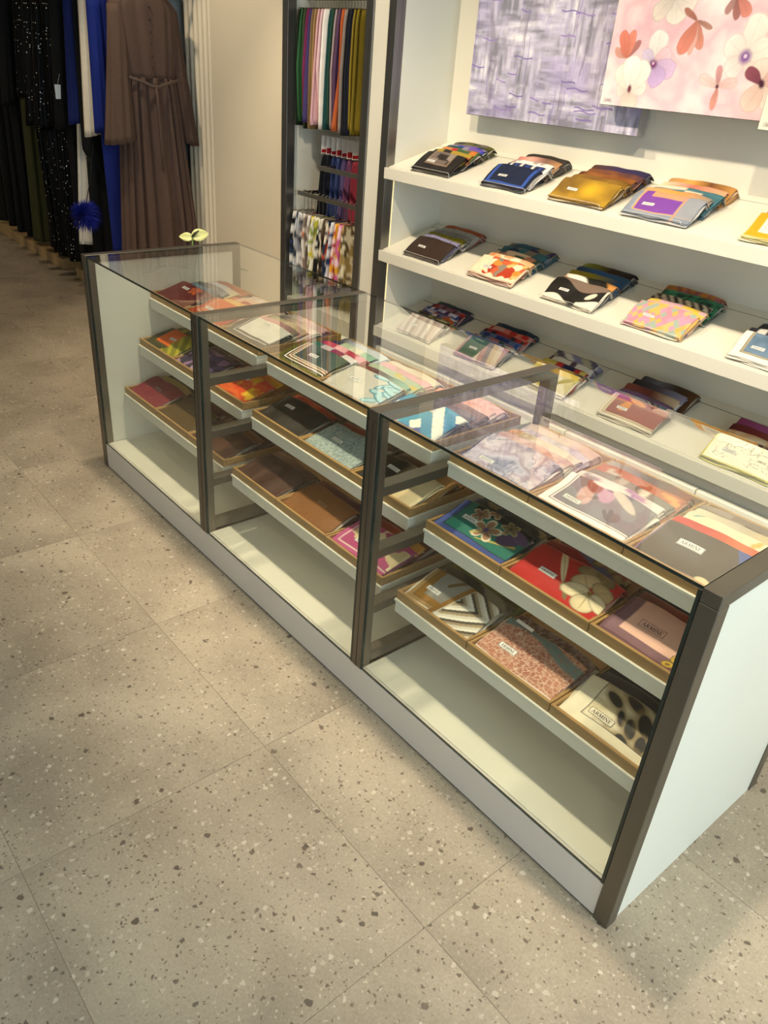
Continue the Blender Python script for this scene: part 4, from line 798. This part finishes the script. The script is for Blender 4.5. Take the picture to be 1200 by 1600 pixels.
def body_rings(prof_, K=72, pleat=0., folds=11, seed=0, p=.75):
    """prof_: list of (z, y centre, half width y, half depth x, pleat scale); local x forward"""
    P=np.array(prof_); n=max(16,int((P[0,0]-P[-1,0])/.03)); zs=np.linspace(P[0,0],P[-1,0],n); th=np.linspace(0,2*PI,K,endpoint=False); rs=[]
    for z in zs:
        f=[np.interp(-z,-P[:,0],P[:,i]) for i in (1,2,3,4)]
        cy,sy=np.cos(th),np.sin(th); y=f[0]+f[1]*np.sign(cy)*np.abs(cy)**p; x=f[2]*np.sign(sy)*np.abs(sy)**.8
        wv=np.sin(folds*th+seed)+.5*np.sin((folds*1.7)//1*th+seed*2.1)+.35*np.sin(5*th+z*3+seed)
        x=x+pleat*f[3]*wv*np.abs(sy)**.5; y=y+pleat*.5*f[3]*np.cos(folds*th+seed)*np.abs(cy)
        rs.append(np.stack([x,y,np.full(K,z)],-1))
    return rs
def dye(c, var=.12, seed=0):
    return lambda V_: lin(c)*(1-var+2*var*fbm(V_[:,1]*1.0+V_[:,0],V_[:,2]*.15,30,seed))[:,None]
def printdye(sp, seed): return lambda V_: design(sp,V_[:,1]-V_[:,1].min()+.0,V_[:,2]-V_[:,2].min(),.2,.5,seed)
def hanging(x, y0, y1, zt, zb, zr, colfn, colour, row, seed, tag_=None):
    e=empty('hanging_scarf',(x,0,0)); r=random.Random(seed); yc=(y0+y1)/2; hw=(y1-y0)/2
    loft('cloth',body_rings([(zt,yc,hw*.8,.006,.3),(zt-.05,yc,hw*.9,.007,.5),((zt+zb)/2,yc+r.uniform(-.01,.01),hw,.008,.6),(zb,yc+r.uniform(-.02,.02),hw*r.uniform(.9,1.1),.009,.7)],40,.006,7,seed),colfn,M['cloth'],e)
    h=MB(); h.tube([(0,yc,zt+.002),(0,yc,zr-.018),(0,yc-.012,zr+.004),(0,yc,zr+.014),(0,yc+.012,zr+.004)],.0016,6); h.tube([(0,yc-hw*.75,zt+.004),(0,yc+hw*.75,zt+.004)],.003,6); h.build('hanger',M['chrome'],e)
    if tag_:
        t=MB(); t.box(-.0012,.0012,yc-hw*.55,yc-hw*.55+.05,zb-.085,zb+.004); t.build('price_tag',M[tag_],e)
    return tag(e,f'{colour} scarf hanging {row}','scarf')
def rail(name,label,x0,x1,y,z,sec=.010,bar=False,arms=True):
    e=tag(empty(name,(0,0,0)),label,'rail'); m_=MB()
    if bar: m_.box(x0,x1,y-.004,y+.004,z-.012,z+.012,0,.001)
    else: m_.tube([(x0,y,z),(x1,y,z)],sec,10)
    m_.build('bar',M['chrome'],e)
    if arms:
        for xx in (x0+.012,x1-.012): a=MB(); a.box(xx-.004,xx+.004,y+.0045,1.8845,z-.010,z+.010,0,.001); a.build('arm',M['chrome'],e)
    return e
rail('scarf_rail','round steel rail carrying the plain scarves at the top of the alcove',-3.565,-2.877,1.63,1.915,.008,False,False)
cols=[('#1c2c1e','dark bottle green'),('#2c5a34','forest green'),('#3c4a30','moss green'),('#7a2450','magenta'),('#4a3c70','violet'),('#8a7048','camel brown'),('#a8865a','light camel'),('#d8a8ac','rose pink'),('#e0bcc0','pale pink'),('#efeae4','white'),('#e4e0dc','off white'),('#1d4a48','dark teal'),('#2c4a3a','pine green'),('#a89094','dusty mauve'),('#5a3c5a','plum'),('#b85a2c','burnt orange'),('#8c8078','warm grey'),('#16181e','black'),('#1c1f2c','midnight navy'),('#8a7420','mustard'),('#7a6a1c','dark ochre')]
for i,(c,nm) in enumerate(cols):
    x=-3.53+i*(.49/20); z=1.335-.0*i+random.uniform(-.02,.02)
    hanging(x,1.535,1.725,1.865,z,1.915,dye(c,.14,i),nm,'in the plain row at the alcove top',i)
rail('front_rail','upper flat steel bar across the alcove middle',-3.30,-2.90,1.545,1.142,bar=True)
rail('front_rail','lower flat steel bar above the patterned hanging scarves',-3.515,-2.90,1.56,.985,bar=True)
rail('back_rail','steel bar behind the two flat alcove bars',-3.46,-2.90,1.76,1.32,.006)
mids=[('#15161c','black'),('#1a1c28','ink navy'),('#2c3c6a','denim blue'),('#34406c','slate blue'),('#5a4a78','dusk purple'),('#6a3c5c','dark plum'),('#8a2c3c','raspberry')]
for i,(c,nm) in enumerate(mids):
    e=hanging(-3.40+i*.046,1.62,1.80,1.19,.86,1.32,dye(c,.12,i+40),nm,'in the short row behind the alcove bars',i+50)
    t=MB(); t.box(-.001,.001,1.63,1.672,1.20,1.29); t.build('price_tag',M['paper'],e)
    t=MB(); t.box(-.0018,.0018,1.6305,1.6715,1.205,1.232 if i%2 else 1.222); t.build('red_tag',M['redcard'],e)
pats=[(['#15161a','#e8e6e0','#2c3c5a'],'black and white'),(['#e8e8ea','#3c4454','#c8ccd4'],'white and slate'),(['#8a8a90','#e4e0dc','#4a4a50'],'grey floral'),(['#c8602c','#e8e0d4','#8a7a70'],'orange and white'),(['#a89a8c','#e0dcd4','#5a5450'],'stone leaf'),(['#8a9a2c','#e0d02c','#e8e4d8'],'lime and yellow'),(['#b8b43a','#f0ece0','#6a7a3a'],'yellow leaf'),(['#1c1a18','#e0dccc','#3a3630'],'black and ivory'),(['#5a4a3a','#d8ccb4','#2c2420'],'brown zebra'),(['#c84a24','#e8d8c0','#24304a'],'orange and navy'),(['#2c4a8c','#d8d8e0','#1c2c54'],'royal blue'),(['#b02c3c','#f0d8d8','#e0a02c'],'red and yellow'),(['#c85a8c','#f0c8d8','#d8a02c'],'pink and gold'),(['#a8905a','#e8dcbc','#5a4a2c'],'tan palm')]
for i,(cs,nm) in enumerate(pats):
    x=-3.515+i*(.47/13)
    hanging(x,1.49 if False else 1.512,1.70,.885,.575-.012*(i%3),.985,printdye(('patch',cs,34),i+3),nm+' patterned','in the lower alcove row',i+80,'lilac' if i%3 else 'paper')

# ---------------------------------------------------------------- garments on the rail
boxo_pl=[(-8.9,-6.22),(-5.93,-4.42)]
for i,(a,b) in enumerate(boxo_pl):
    m_=MB(); m_.box(a,b,1.125,1.90,0,.085,0,.003)
    tag(m_.build('wooden_plinth',M['ply']),['long pale wooden plinth under the black and sequin garments','pale wooden plinth mostly hidden behind the counter corner'][i],'plinth')
e=rail('garment_rail','long steel rail carrying the dark garments',-8.8,-4.40,1.17,2.02,.014,False,False)
for xx in (-8.6,-6.5,-4.5): a=MB(); a.box(xx-.008,xx+.008,1.17,1.9045,2.01,2.03); a.build('bracket',M['chrome'],e)
def sequin(name, base, spark, dens=.16, scale=170):
    m,nt,p=new_mat(name); L_=nt.links; tc=N(nt,'ShaderNodeTexCoord'); vo=N(nt,'ShaderNodeTexVoronoi'); vo.inputs['Scale'].default_value=scale; L_.new(tc.outputs['Object'],vo.inputs['Vector'])
    sp=N(nt,'ShaderNodeSeparateColor'); L_.new(vo.outputs['Color'],sp.inputs[0])
    a=N(nt,'ShaderNodeMath',operation='LESS_THAN'); L_.new(sp.outputs[0],a.inputs[0]); a.inputs[1].default_value=dens
    b=N(nt,'ShaderNodeMath',operation='LESS_THAN'); L_.new(vo.outputs['Distance'],b.inputs[0]); b.inputs[1].default_value=.30
    c=N(nt,'ShaderNodeMath',operation='MULTIPLY'); L_.new(a.outputs[0],c.inputs[0]); L_.new(b.outputs[0],c.inputs[1])
    mx=N(nt,'ShaderNodeMix',data_type='RGBA'); L_.new(c.outputs[0],mx.inputs[0]); mx.inputs[6].default_value=rgba(base); mx.inputs[7].default_value=rgba(spark); L_.new(mx.outputs[2],p.inputs['Base Color'])
    p.inputs['Roughness'].default_value=.5; p.inputs['Specular IOR Level'].default_value=.15; L_.new(c.outputs[0],p.inputs['Metallic']); return m
M['sequin']=sequin('black_sequins','#040404','#fbf4e6',.10,95); M['goldsequin']=sequin('green_gold_sequins','#2c2a14','#a89a4a',.3,130)  # white specks on the black put the sequins' glints into the base colour
def hanger(e, yc, zt, mat='chrome'):
    h=MB(); h.tube([(0,yc-.19,zt-.02),(0,yc-.10,zt+.035),(0,yc,zt+.06),(0,yc+.10,zt+.035),(0,yc+.19,zt-.02)],.007,8); h.tube([(0,yc,zt+.06),(0,yc,2.012),(0,yc-.018,2.03),(0,yc,2.045),(0,yc+.018,2.03)],.0025,6); h.build('hanger',M[mat],e)
def sleeve(e, ys, zt, yb, zb, r0, r1, c, seed, x0=0., xb=.02, mat='cloth', pleat=.006):
    sgn=1 if yb>ys else -1; n=18; K=36; th=np.linspace(0,2*PI,K,endpoint=False); rs=[]
    for i in range(n):
        t=i/(n-1); y=ys+(yb-ys)*t; z=zt+(zb-zt)*t; r=r0+(r1-r0)*t**1.4; wv=pleat*t*np.sin(9*th+seed)
        rs.append(np.stack([x0+(xb-x0)*t+(r*.75+wv)*np.sin(th),y+(r+wv)*np.cos(th),np.full(K,z)-.012*np.cos(th)*sgn*t],-1))
    return loft('sleeve',rs,dye(c,.12,seed),M[mat],e)
def garment(x, name, label, cat, parts, c, sleeves=None, seed=0, mat='cloth', yc=1.17, zt=1.90):
    e=tag(empty(name,(x,0,0)),label,cat,'garments on the rail')
    for pn,pr,cc,pleat,folds,mt in parts: loft(pn,body_rings(pr,84,pleat,folds,seed),dye(cc,.14,seed),M[mt],e)
    if sleeves:
        for s_ in (-1,1): sleeve(e,yc+s_*sleeves[0],zt-.05,yc+s_*sleeves[1],sleeves[2],sleeves[3],sleeves[4],sleeves[5] if len(sleeves)>5 else c,seed+s_,mat=mat)
    hanger(e,yc,zt); return e
# brown belted dress, front of the rail
BR='#57433a'
dress=tag(empty('brown_dress',(-4.55,0,0)),'long brown pleated dress with bell sleeves and tied belt','dress','garments on the rail')
loft('bodice',body_rings([(1.93,1.175,.07,.04,.2),(1.885,1.175,.15,.06,.3),(1.84,1.175,.20,.07,.5),(1.65,1.18,.185,.075,.8),(1.47,1.185,.160,.07,1)],96,.006,15,2),dye(BR,.10,3),M['cloth'],dress)
loft('skirt',body_rings([(1.48,1.185,.160,.068,.9),(1.40,1.185,.175,.075,1.1),(1.1,1.19,.20,.085,1.5),(.7,1.20,.235,.095,2),(.30,1.20,.26,.10,2.4)],140,.012,19,4),dye(BR,.13,5),M['cloth'],dress)
sleeve(dress,1.02,1.83,.955,1.13,.055,.088,'#5a463b',5,x0=.01,xb=.055,pleat=.009); sleeve(dress,1.34,1.83,1.435,1.12,.05,.062,'#4f3c33',8,x0=.0,xb=.0,pleat=.007)
bl=MB(); ring_=body_rings([(1.482,1.185,.163,.073,0),(1.455,1.185,.163,.073,0)],48)
bl.tube([(.080,1.030,1.478),(.100,1.10,1.458),(.108,1.165,1.435),(.108,1.20,1.435),(.100,1.26,1.455),(.080,1.340,1.473)],.010,8); bl.tube([(.112,1.18,1.435),(.118,1.185,1.30),(.120,1.19,1.12),(.124,1.19,.98)],.007,8); bl.build('belt',simple('belt_cloth','#54423a',.8,var=.1),dress,smooth=True)
for k in range(6):
    b=MB(); b.tube([(.072,1.185,1.83-.06*k),(.080,1.185,1.83-.06*k)],.005,8); b.build('button',simple('button','#2a1d18',.4) if k==0 else bpy.data.materials['button'],dress)
hanger(dress,1.175,1.905)
BK='#070707'
def G(x,name,label,cat,prs,c,**k): return garment(x,name,label,cat,prs,c,**k)
G(-4.73,'blue_suit','royal blue garment hanging beside the brown dress sleeve','suit',[('tunic',[(1.92,1.17,.08,.02,.2),(1.86,1.17,.20,.028,.4),(1.22,1.17,.21,.028,.6)],'#112474',.005,9,'cloth'),('trousers',[(1.24,1.14,.20,.025,.5),(.45,1.14,.19,.026,.6)],'#10216c',.006,7,'cloth')],'#112474',sleeves=(.20,.22,1.17,.045,.05),seed=11)
G(-4.82,'ivory_jacket','ivory jacket hanging behind the royal blue garment','jacket',[('jacket',[(1.92,1.17,.08,.02,.2),(1.86,1.17,.21,.028,.4),(1.18,1.17,.23,.028,.8)],'#d8ccb8',.004,6,'cloth'),('trousers',[(1.2,1.20,.15,.025,.5),(.45,1.20,.16,.026,.6)],'#ddd4c6',.006,7,'cloth')],'#d8ccb8',sleeves=(.21,.25,1.14,.045,.05),seed=14)
G(-4.92,'black_cape','black cape with pointed hem beside the ivory jacket','cape',[('cape',[(1.92,1.17,.08,.02,.2),(1.86,1.17,.25,.026,.4),(1.05,1.17,.28,.030,.8),(.92,1.12,.16,.028,.8)],BK,.008,9,'cloth'),('skirt',[(1.0,1.10,.19,.024,.5),(.30,1.09,.20,.026,.8)],BK,.008,9,'cloth')],BK,seed=17)
pom=tag(empty('fur_pompom',(-4.86,.845,.68)),'bright blue fluffy fur pompom hanging among the black garments','pompom')
r=random.Random(5); pm=MB()
for i in range(1500):
    d=Vector((r.gauss(0,1),r.gauss(0,1),r.gauss(0,1))).normalized(); s_=d.orthogonal().normalized(); rr=r.uniform(.07,.115); p0=d*.03; p1=d*rr+Vector((r.uniform(-.012,.012),r.uniform(-.012,.012),-.012-r.uniform(0,.02)))
    pm.add([p0-s_*.003,p0+s_*.003,p1],[(0,1,2)])
pm.build('fur',simple('blue_fur','#0f2296',.8,var=.2),pom); c_=MB(); c_.tube([(0,0,-.03),(0,0,-.015),(0,0,0),(0,0,.02),(0,0,.035)],[.006,.03,.036,.028,.004],12); c_.build('core',simple('blue_core','#14288c',.8),pom,smooth=True); s__=MB(); s__.tube([(0,0,.03),(0,.05,.20),(0,.09,.40)],.003,6); s__.build('cord',M['black'],pom)
G(-5.01,'blue_dress','dark blue narrow dress between the black coat and the cape','dress',[('body',[(1.92,1.17,.08,.03,.2),(1.86,1.17,.22,.05,.5),(1.2,1.17,.25,.05,1)],'#101e58',.006,8,'cloth')],'#101e58',sleeves=(.22,.27,1.19,.05,.05),seed=19)
G(-5.09,'white_skirt','long white skirt showing below the dark blue dress','skirt',[('skirt',[(1.86,1.17,.15,.03,.3),(1.5,1.17,.20,.04,.5),(.44,1.14,.27,.05,1.2)],'#ddd8cc',.007,8,'cloth')],'#ddd8cc',seed=21)
G(-5.19,'black_coat','long plain black coat to the right of the sequin gowns','coat',[('body',[(1.92,1.17,.08,.03,.2),(1.86,1.17,.23,.05,.5),(1.2,1.17,.27,.055,1),(.24,1.17,.27,.05,1.2)],BK,.008,8,'cloth')],BK,sleeves=(.23,.28,1.15,.055,.06),seed=23)
tg=tag(empty('swing_tag',(-5.14,.86,1.36)),'white paper swing tag on the black coat sleeve','tag'); t=MB(); t.box(-.0008,.0008,-.02,.02,-.05,.03); t.build('card',M['paper'],tg); t=MB(); t.tube([(0,0,.03),(0,.02,.09)],.0008,5); t.build('string',M['paper'],tg)
G(-5.35,'sequin_gown','black sequin gown nearest the plain black coat','gown',[('body',[(1.92,1.17,.08,.03,.2),(1.86,1.17,.22,.05,.5),(1.2,1.17,.26,.055,1),(.27,1.17,.29,.048,1.3)],BK,.007,9,'sequin')],BK,sleeves=(.23,.27,1.15,.05,.055),seed=25,mat='sequin')
G(-5.52,'sequin_gown','second black sequin gown along the rail','gown',[('body',[(1.92,1.17,.08,.03,.2),(1.86,1.17,.22,.05,.5),(1.2,1.17,.28,.055,1),(.27,1.17,.30,.048,1.3)],BK,.007,8,'sequin')],BK,sleeves=(.23,.30,1.1,.05,.06),seed=27,mat='sequin')
G(-5.68,'sequin_gown','third black sequin gown, left of the other two','gown',[('body',[(1.92,1.17,.08,.03,.2),(1.86,1.17,.24,.05,.5),(1.2,1.17,.30,.055,1),(.27,1.17,.28,.048,1.3)],BK,.007,10,'sequin')],BK,sleeves=(.23,.30,1.12,.05,.06),seed=29,mat='sequin')
G(-5.84,'black_skirt_set','plain black dress between the sequin gown and the olive skirt','dress',[('body',[(1.92,1.17,.08,.03,.2),(1.86,1.17,.20,.05,.5),(1.2,1.17,.22,.055,1),(.27,1.17,.25,.048,1.3)],'#080808',.010,8,'cloth')],BK,seed=31)
G(-6.02,'olive_skirt_dress','dark dress with olive green pleated skirt','dress',[('bodice',[(1.92,1.17,.08,.03,.2),(1.86,1.17,.22,.05,.5),(1.26,1.17,.28,.055,1)],'#1c1c14',.006,8,'sequin'),('skirt',[(1.27,1.17,.26,.05,.8),(.28,1.16,.29,.06,1.5)],'#3a3b1c',.010,12,'cloth')],'#1c1c14',seed=33)
G(-6.20,'black_gown','plain black gown left of the olive skirt','gown',[('body',[(1.92,1.17,.08,.03,.2),(1.86,1.17,.22,.05,.5),(1.2,1.17,.28,.055,1),(.28,1.17,.29,.048,1.3)],BK,.010,8,'cloth')],BK,sleeves=(.23,.29,1.2,.05,.055),seed=35)
G(-6.40,'gold_sequin_top','green gold sequin top over a black skirt at the left edge','dress',[('top',[(1.92,1.17,.08,.03,.2),(1.86,1.17,.24,.05,.5),(1.30,1.17,.30,.06,1)],'#3a3818',.006,8,'goldsequin'),('skirt',[(1.31,1.17,.27,.05,.8),(.28,1.16,.29,.06,1.5)],'#090909',.010,12,'cloth')],BK,sleeves=(.23,.31,1.32,.055,.06),seed=37,mat='goldsequin')
for k,(x,c,lb) in enumerate([(-6.65,'#080808','black gown beyond the gold sequin top'),(-6.9,'#0f120c','very dark green gown, second beyond the gold sequin top'),(-7.15,'#080808','black gown, third beyond the gold sequin top'),(-7.45,'#15100c','dark brown gown, fourth beyond the gold sequin top'),(-7.8,'#080808','black gown, farthest on the rail')]):
    G(x,'evening_gown',lb,'gown',[('body',[(1.92,1.17,.08,.03,.2),(1.86,1.17,.23,.05,.5),(1.2,1.17,.28,.055,1),(.28,1.17,.29,.048,1.3)],c,.007,8,'cloth')],c,sleeves=(.23,.30,1.15,.05,.055),seed=50+k)
# grey-blue garment behind the brown dress
G(-4.80,'grey_coat','grey blue coat edge just behind the brown dress','coat',[('body',[(1.90,1.50,.05,.02,.2),(1.84,1.53,.09,.03,.5),(.40,1.54,.10,.03,.9)],'#7c8488',.006,9,'cloth')],'#7c8488',seed=61,yc=1.52,zt=1.88)

# ---------------------------------------------------------------- potted anthurium behind the counter end
pot=tag(empty('potted_anthurium',(-3.27,.76,0)),'pale green anthurium flower rising behind the far end of the counter','plant')
m_=MB(); m_.tube([(0,0,0),(0,0,.02),(0,0,.26),(0,0,.30),(0,0,.302),(0,0,.27)],[.09,.10,.135,.14,.125,.12],20); m_.build('pot',simple('grey_pot','#8d8a84',.6),pot,smooth=True)
m_=MB(); m_.tube([(0,0,.262),(0,0,.268)],[.118,.118],16); m_.build('soil',simple('soil','#3a2c20',.9),pot)
gs=simple('stem_green','#5a7a34',.5); 
def blade(L_,Wd,n=12,cup=.25):
    vs=[];fs=[]
    for i in range(n+1):
        t=i/n; wd=Wd*(math.sin(PI*min(1,t*.92+.08))**.7)*(1-.35*t); 
        for s_ in (-1,-.5,0,.5,1): vs.append((t*L_,s_*wd,cup*wd*abs(s_)-.25*L_*t*t))
    for i in range(n):
        for k in range(4): fs.append((i*5+k,i*5+k+1,(i+1)*5+k+1,(i+1)*5+k))
    return vs,fs
for k,(tx,ty,tz) in enumerate([(.0,.0,.83),(.10,-.06,.74),(-.12,.05,.70),(.02,.12,.66),(-.05,-.12,.68)]):
    m_=MB(); m_.tube([(tx*.1,ty*.1,.265),(tx*.5,ty*.5,.5),(tx,ty,tz)],.005,6); m_.build('stem',gs,pot,smooth=True)
    if k==0: continue
    vs,fs=blade(.17,.06); o=MB(); o.add(vs,fs); q=o.build('leaf',simple('leaf_green','#3d6a2a',.4) if k==1 else bpy.data.materials['leaf_green'],pot,smooth=True,loc=(tx,ty,tz)); q.rotation_euler=(0,-.2,math.atan2(ty,tx)); q.modifiers.new('s','SOLIDIFY').thickness=.0015
pm_=simple('anthurium_petal','#dfe39a',.4,var=.05)
for (ln,wd,ux,lx,off) in ((.085,.036,.35,1,(.0,.0,.0)),(.065,.026,.15,-1,(.0,.0,-.004))):
    vs,fs=blade(ln,wd,12,.30); o=MB(); o.add(vs,fs); q=o.build('petal',pm_,pot,smooth=True)
    nrm=Vector((.80,-.42,.43)).normalized(); ax=Vector((.46,.88,0))*lx+Vector((0,0,ux)); ax=(ax-nrm*ax.dot(nrm)).normalized(); bx_=nrm.cross(ax)
    q.matrix_basis=Matrix.Translation((off[0],off[1],.835+off[2]))@Matrix(((ax.x,bx_.x,nrm.x),(ax.y,bx_.y,nrm.y),(ax.z,bx_.z,nrm.z))).to_4x4(); q.modifiers.new('s','SOLIDIFY').thickness=.0015
m_=MB(); m_.tube([(.004,-.002,.838),(.012,.010,.855),(.022,.026,.868)],[.006,.007,.003],8); m_.build('spadix',simple('spadix','#4a4a30',.6),pot,smooth=True)
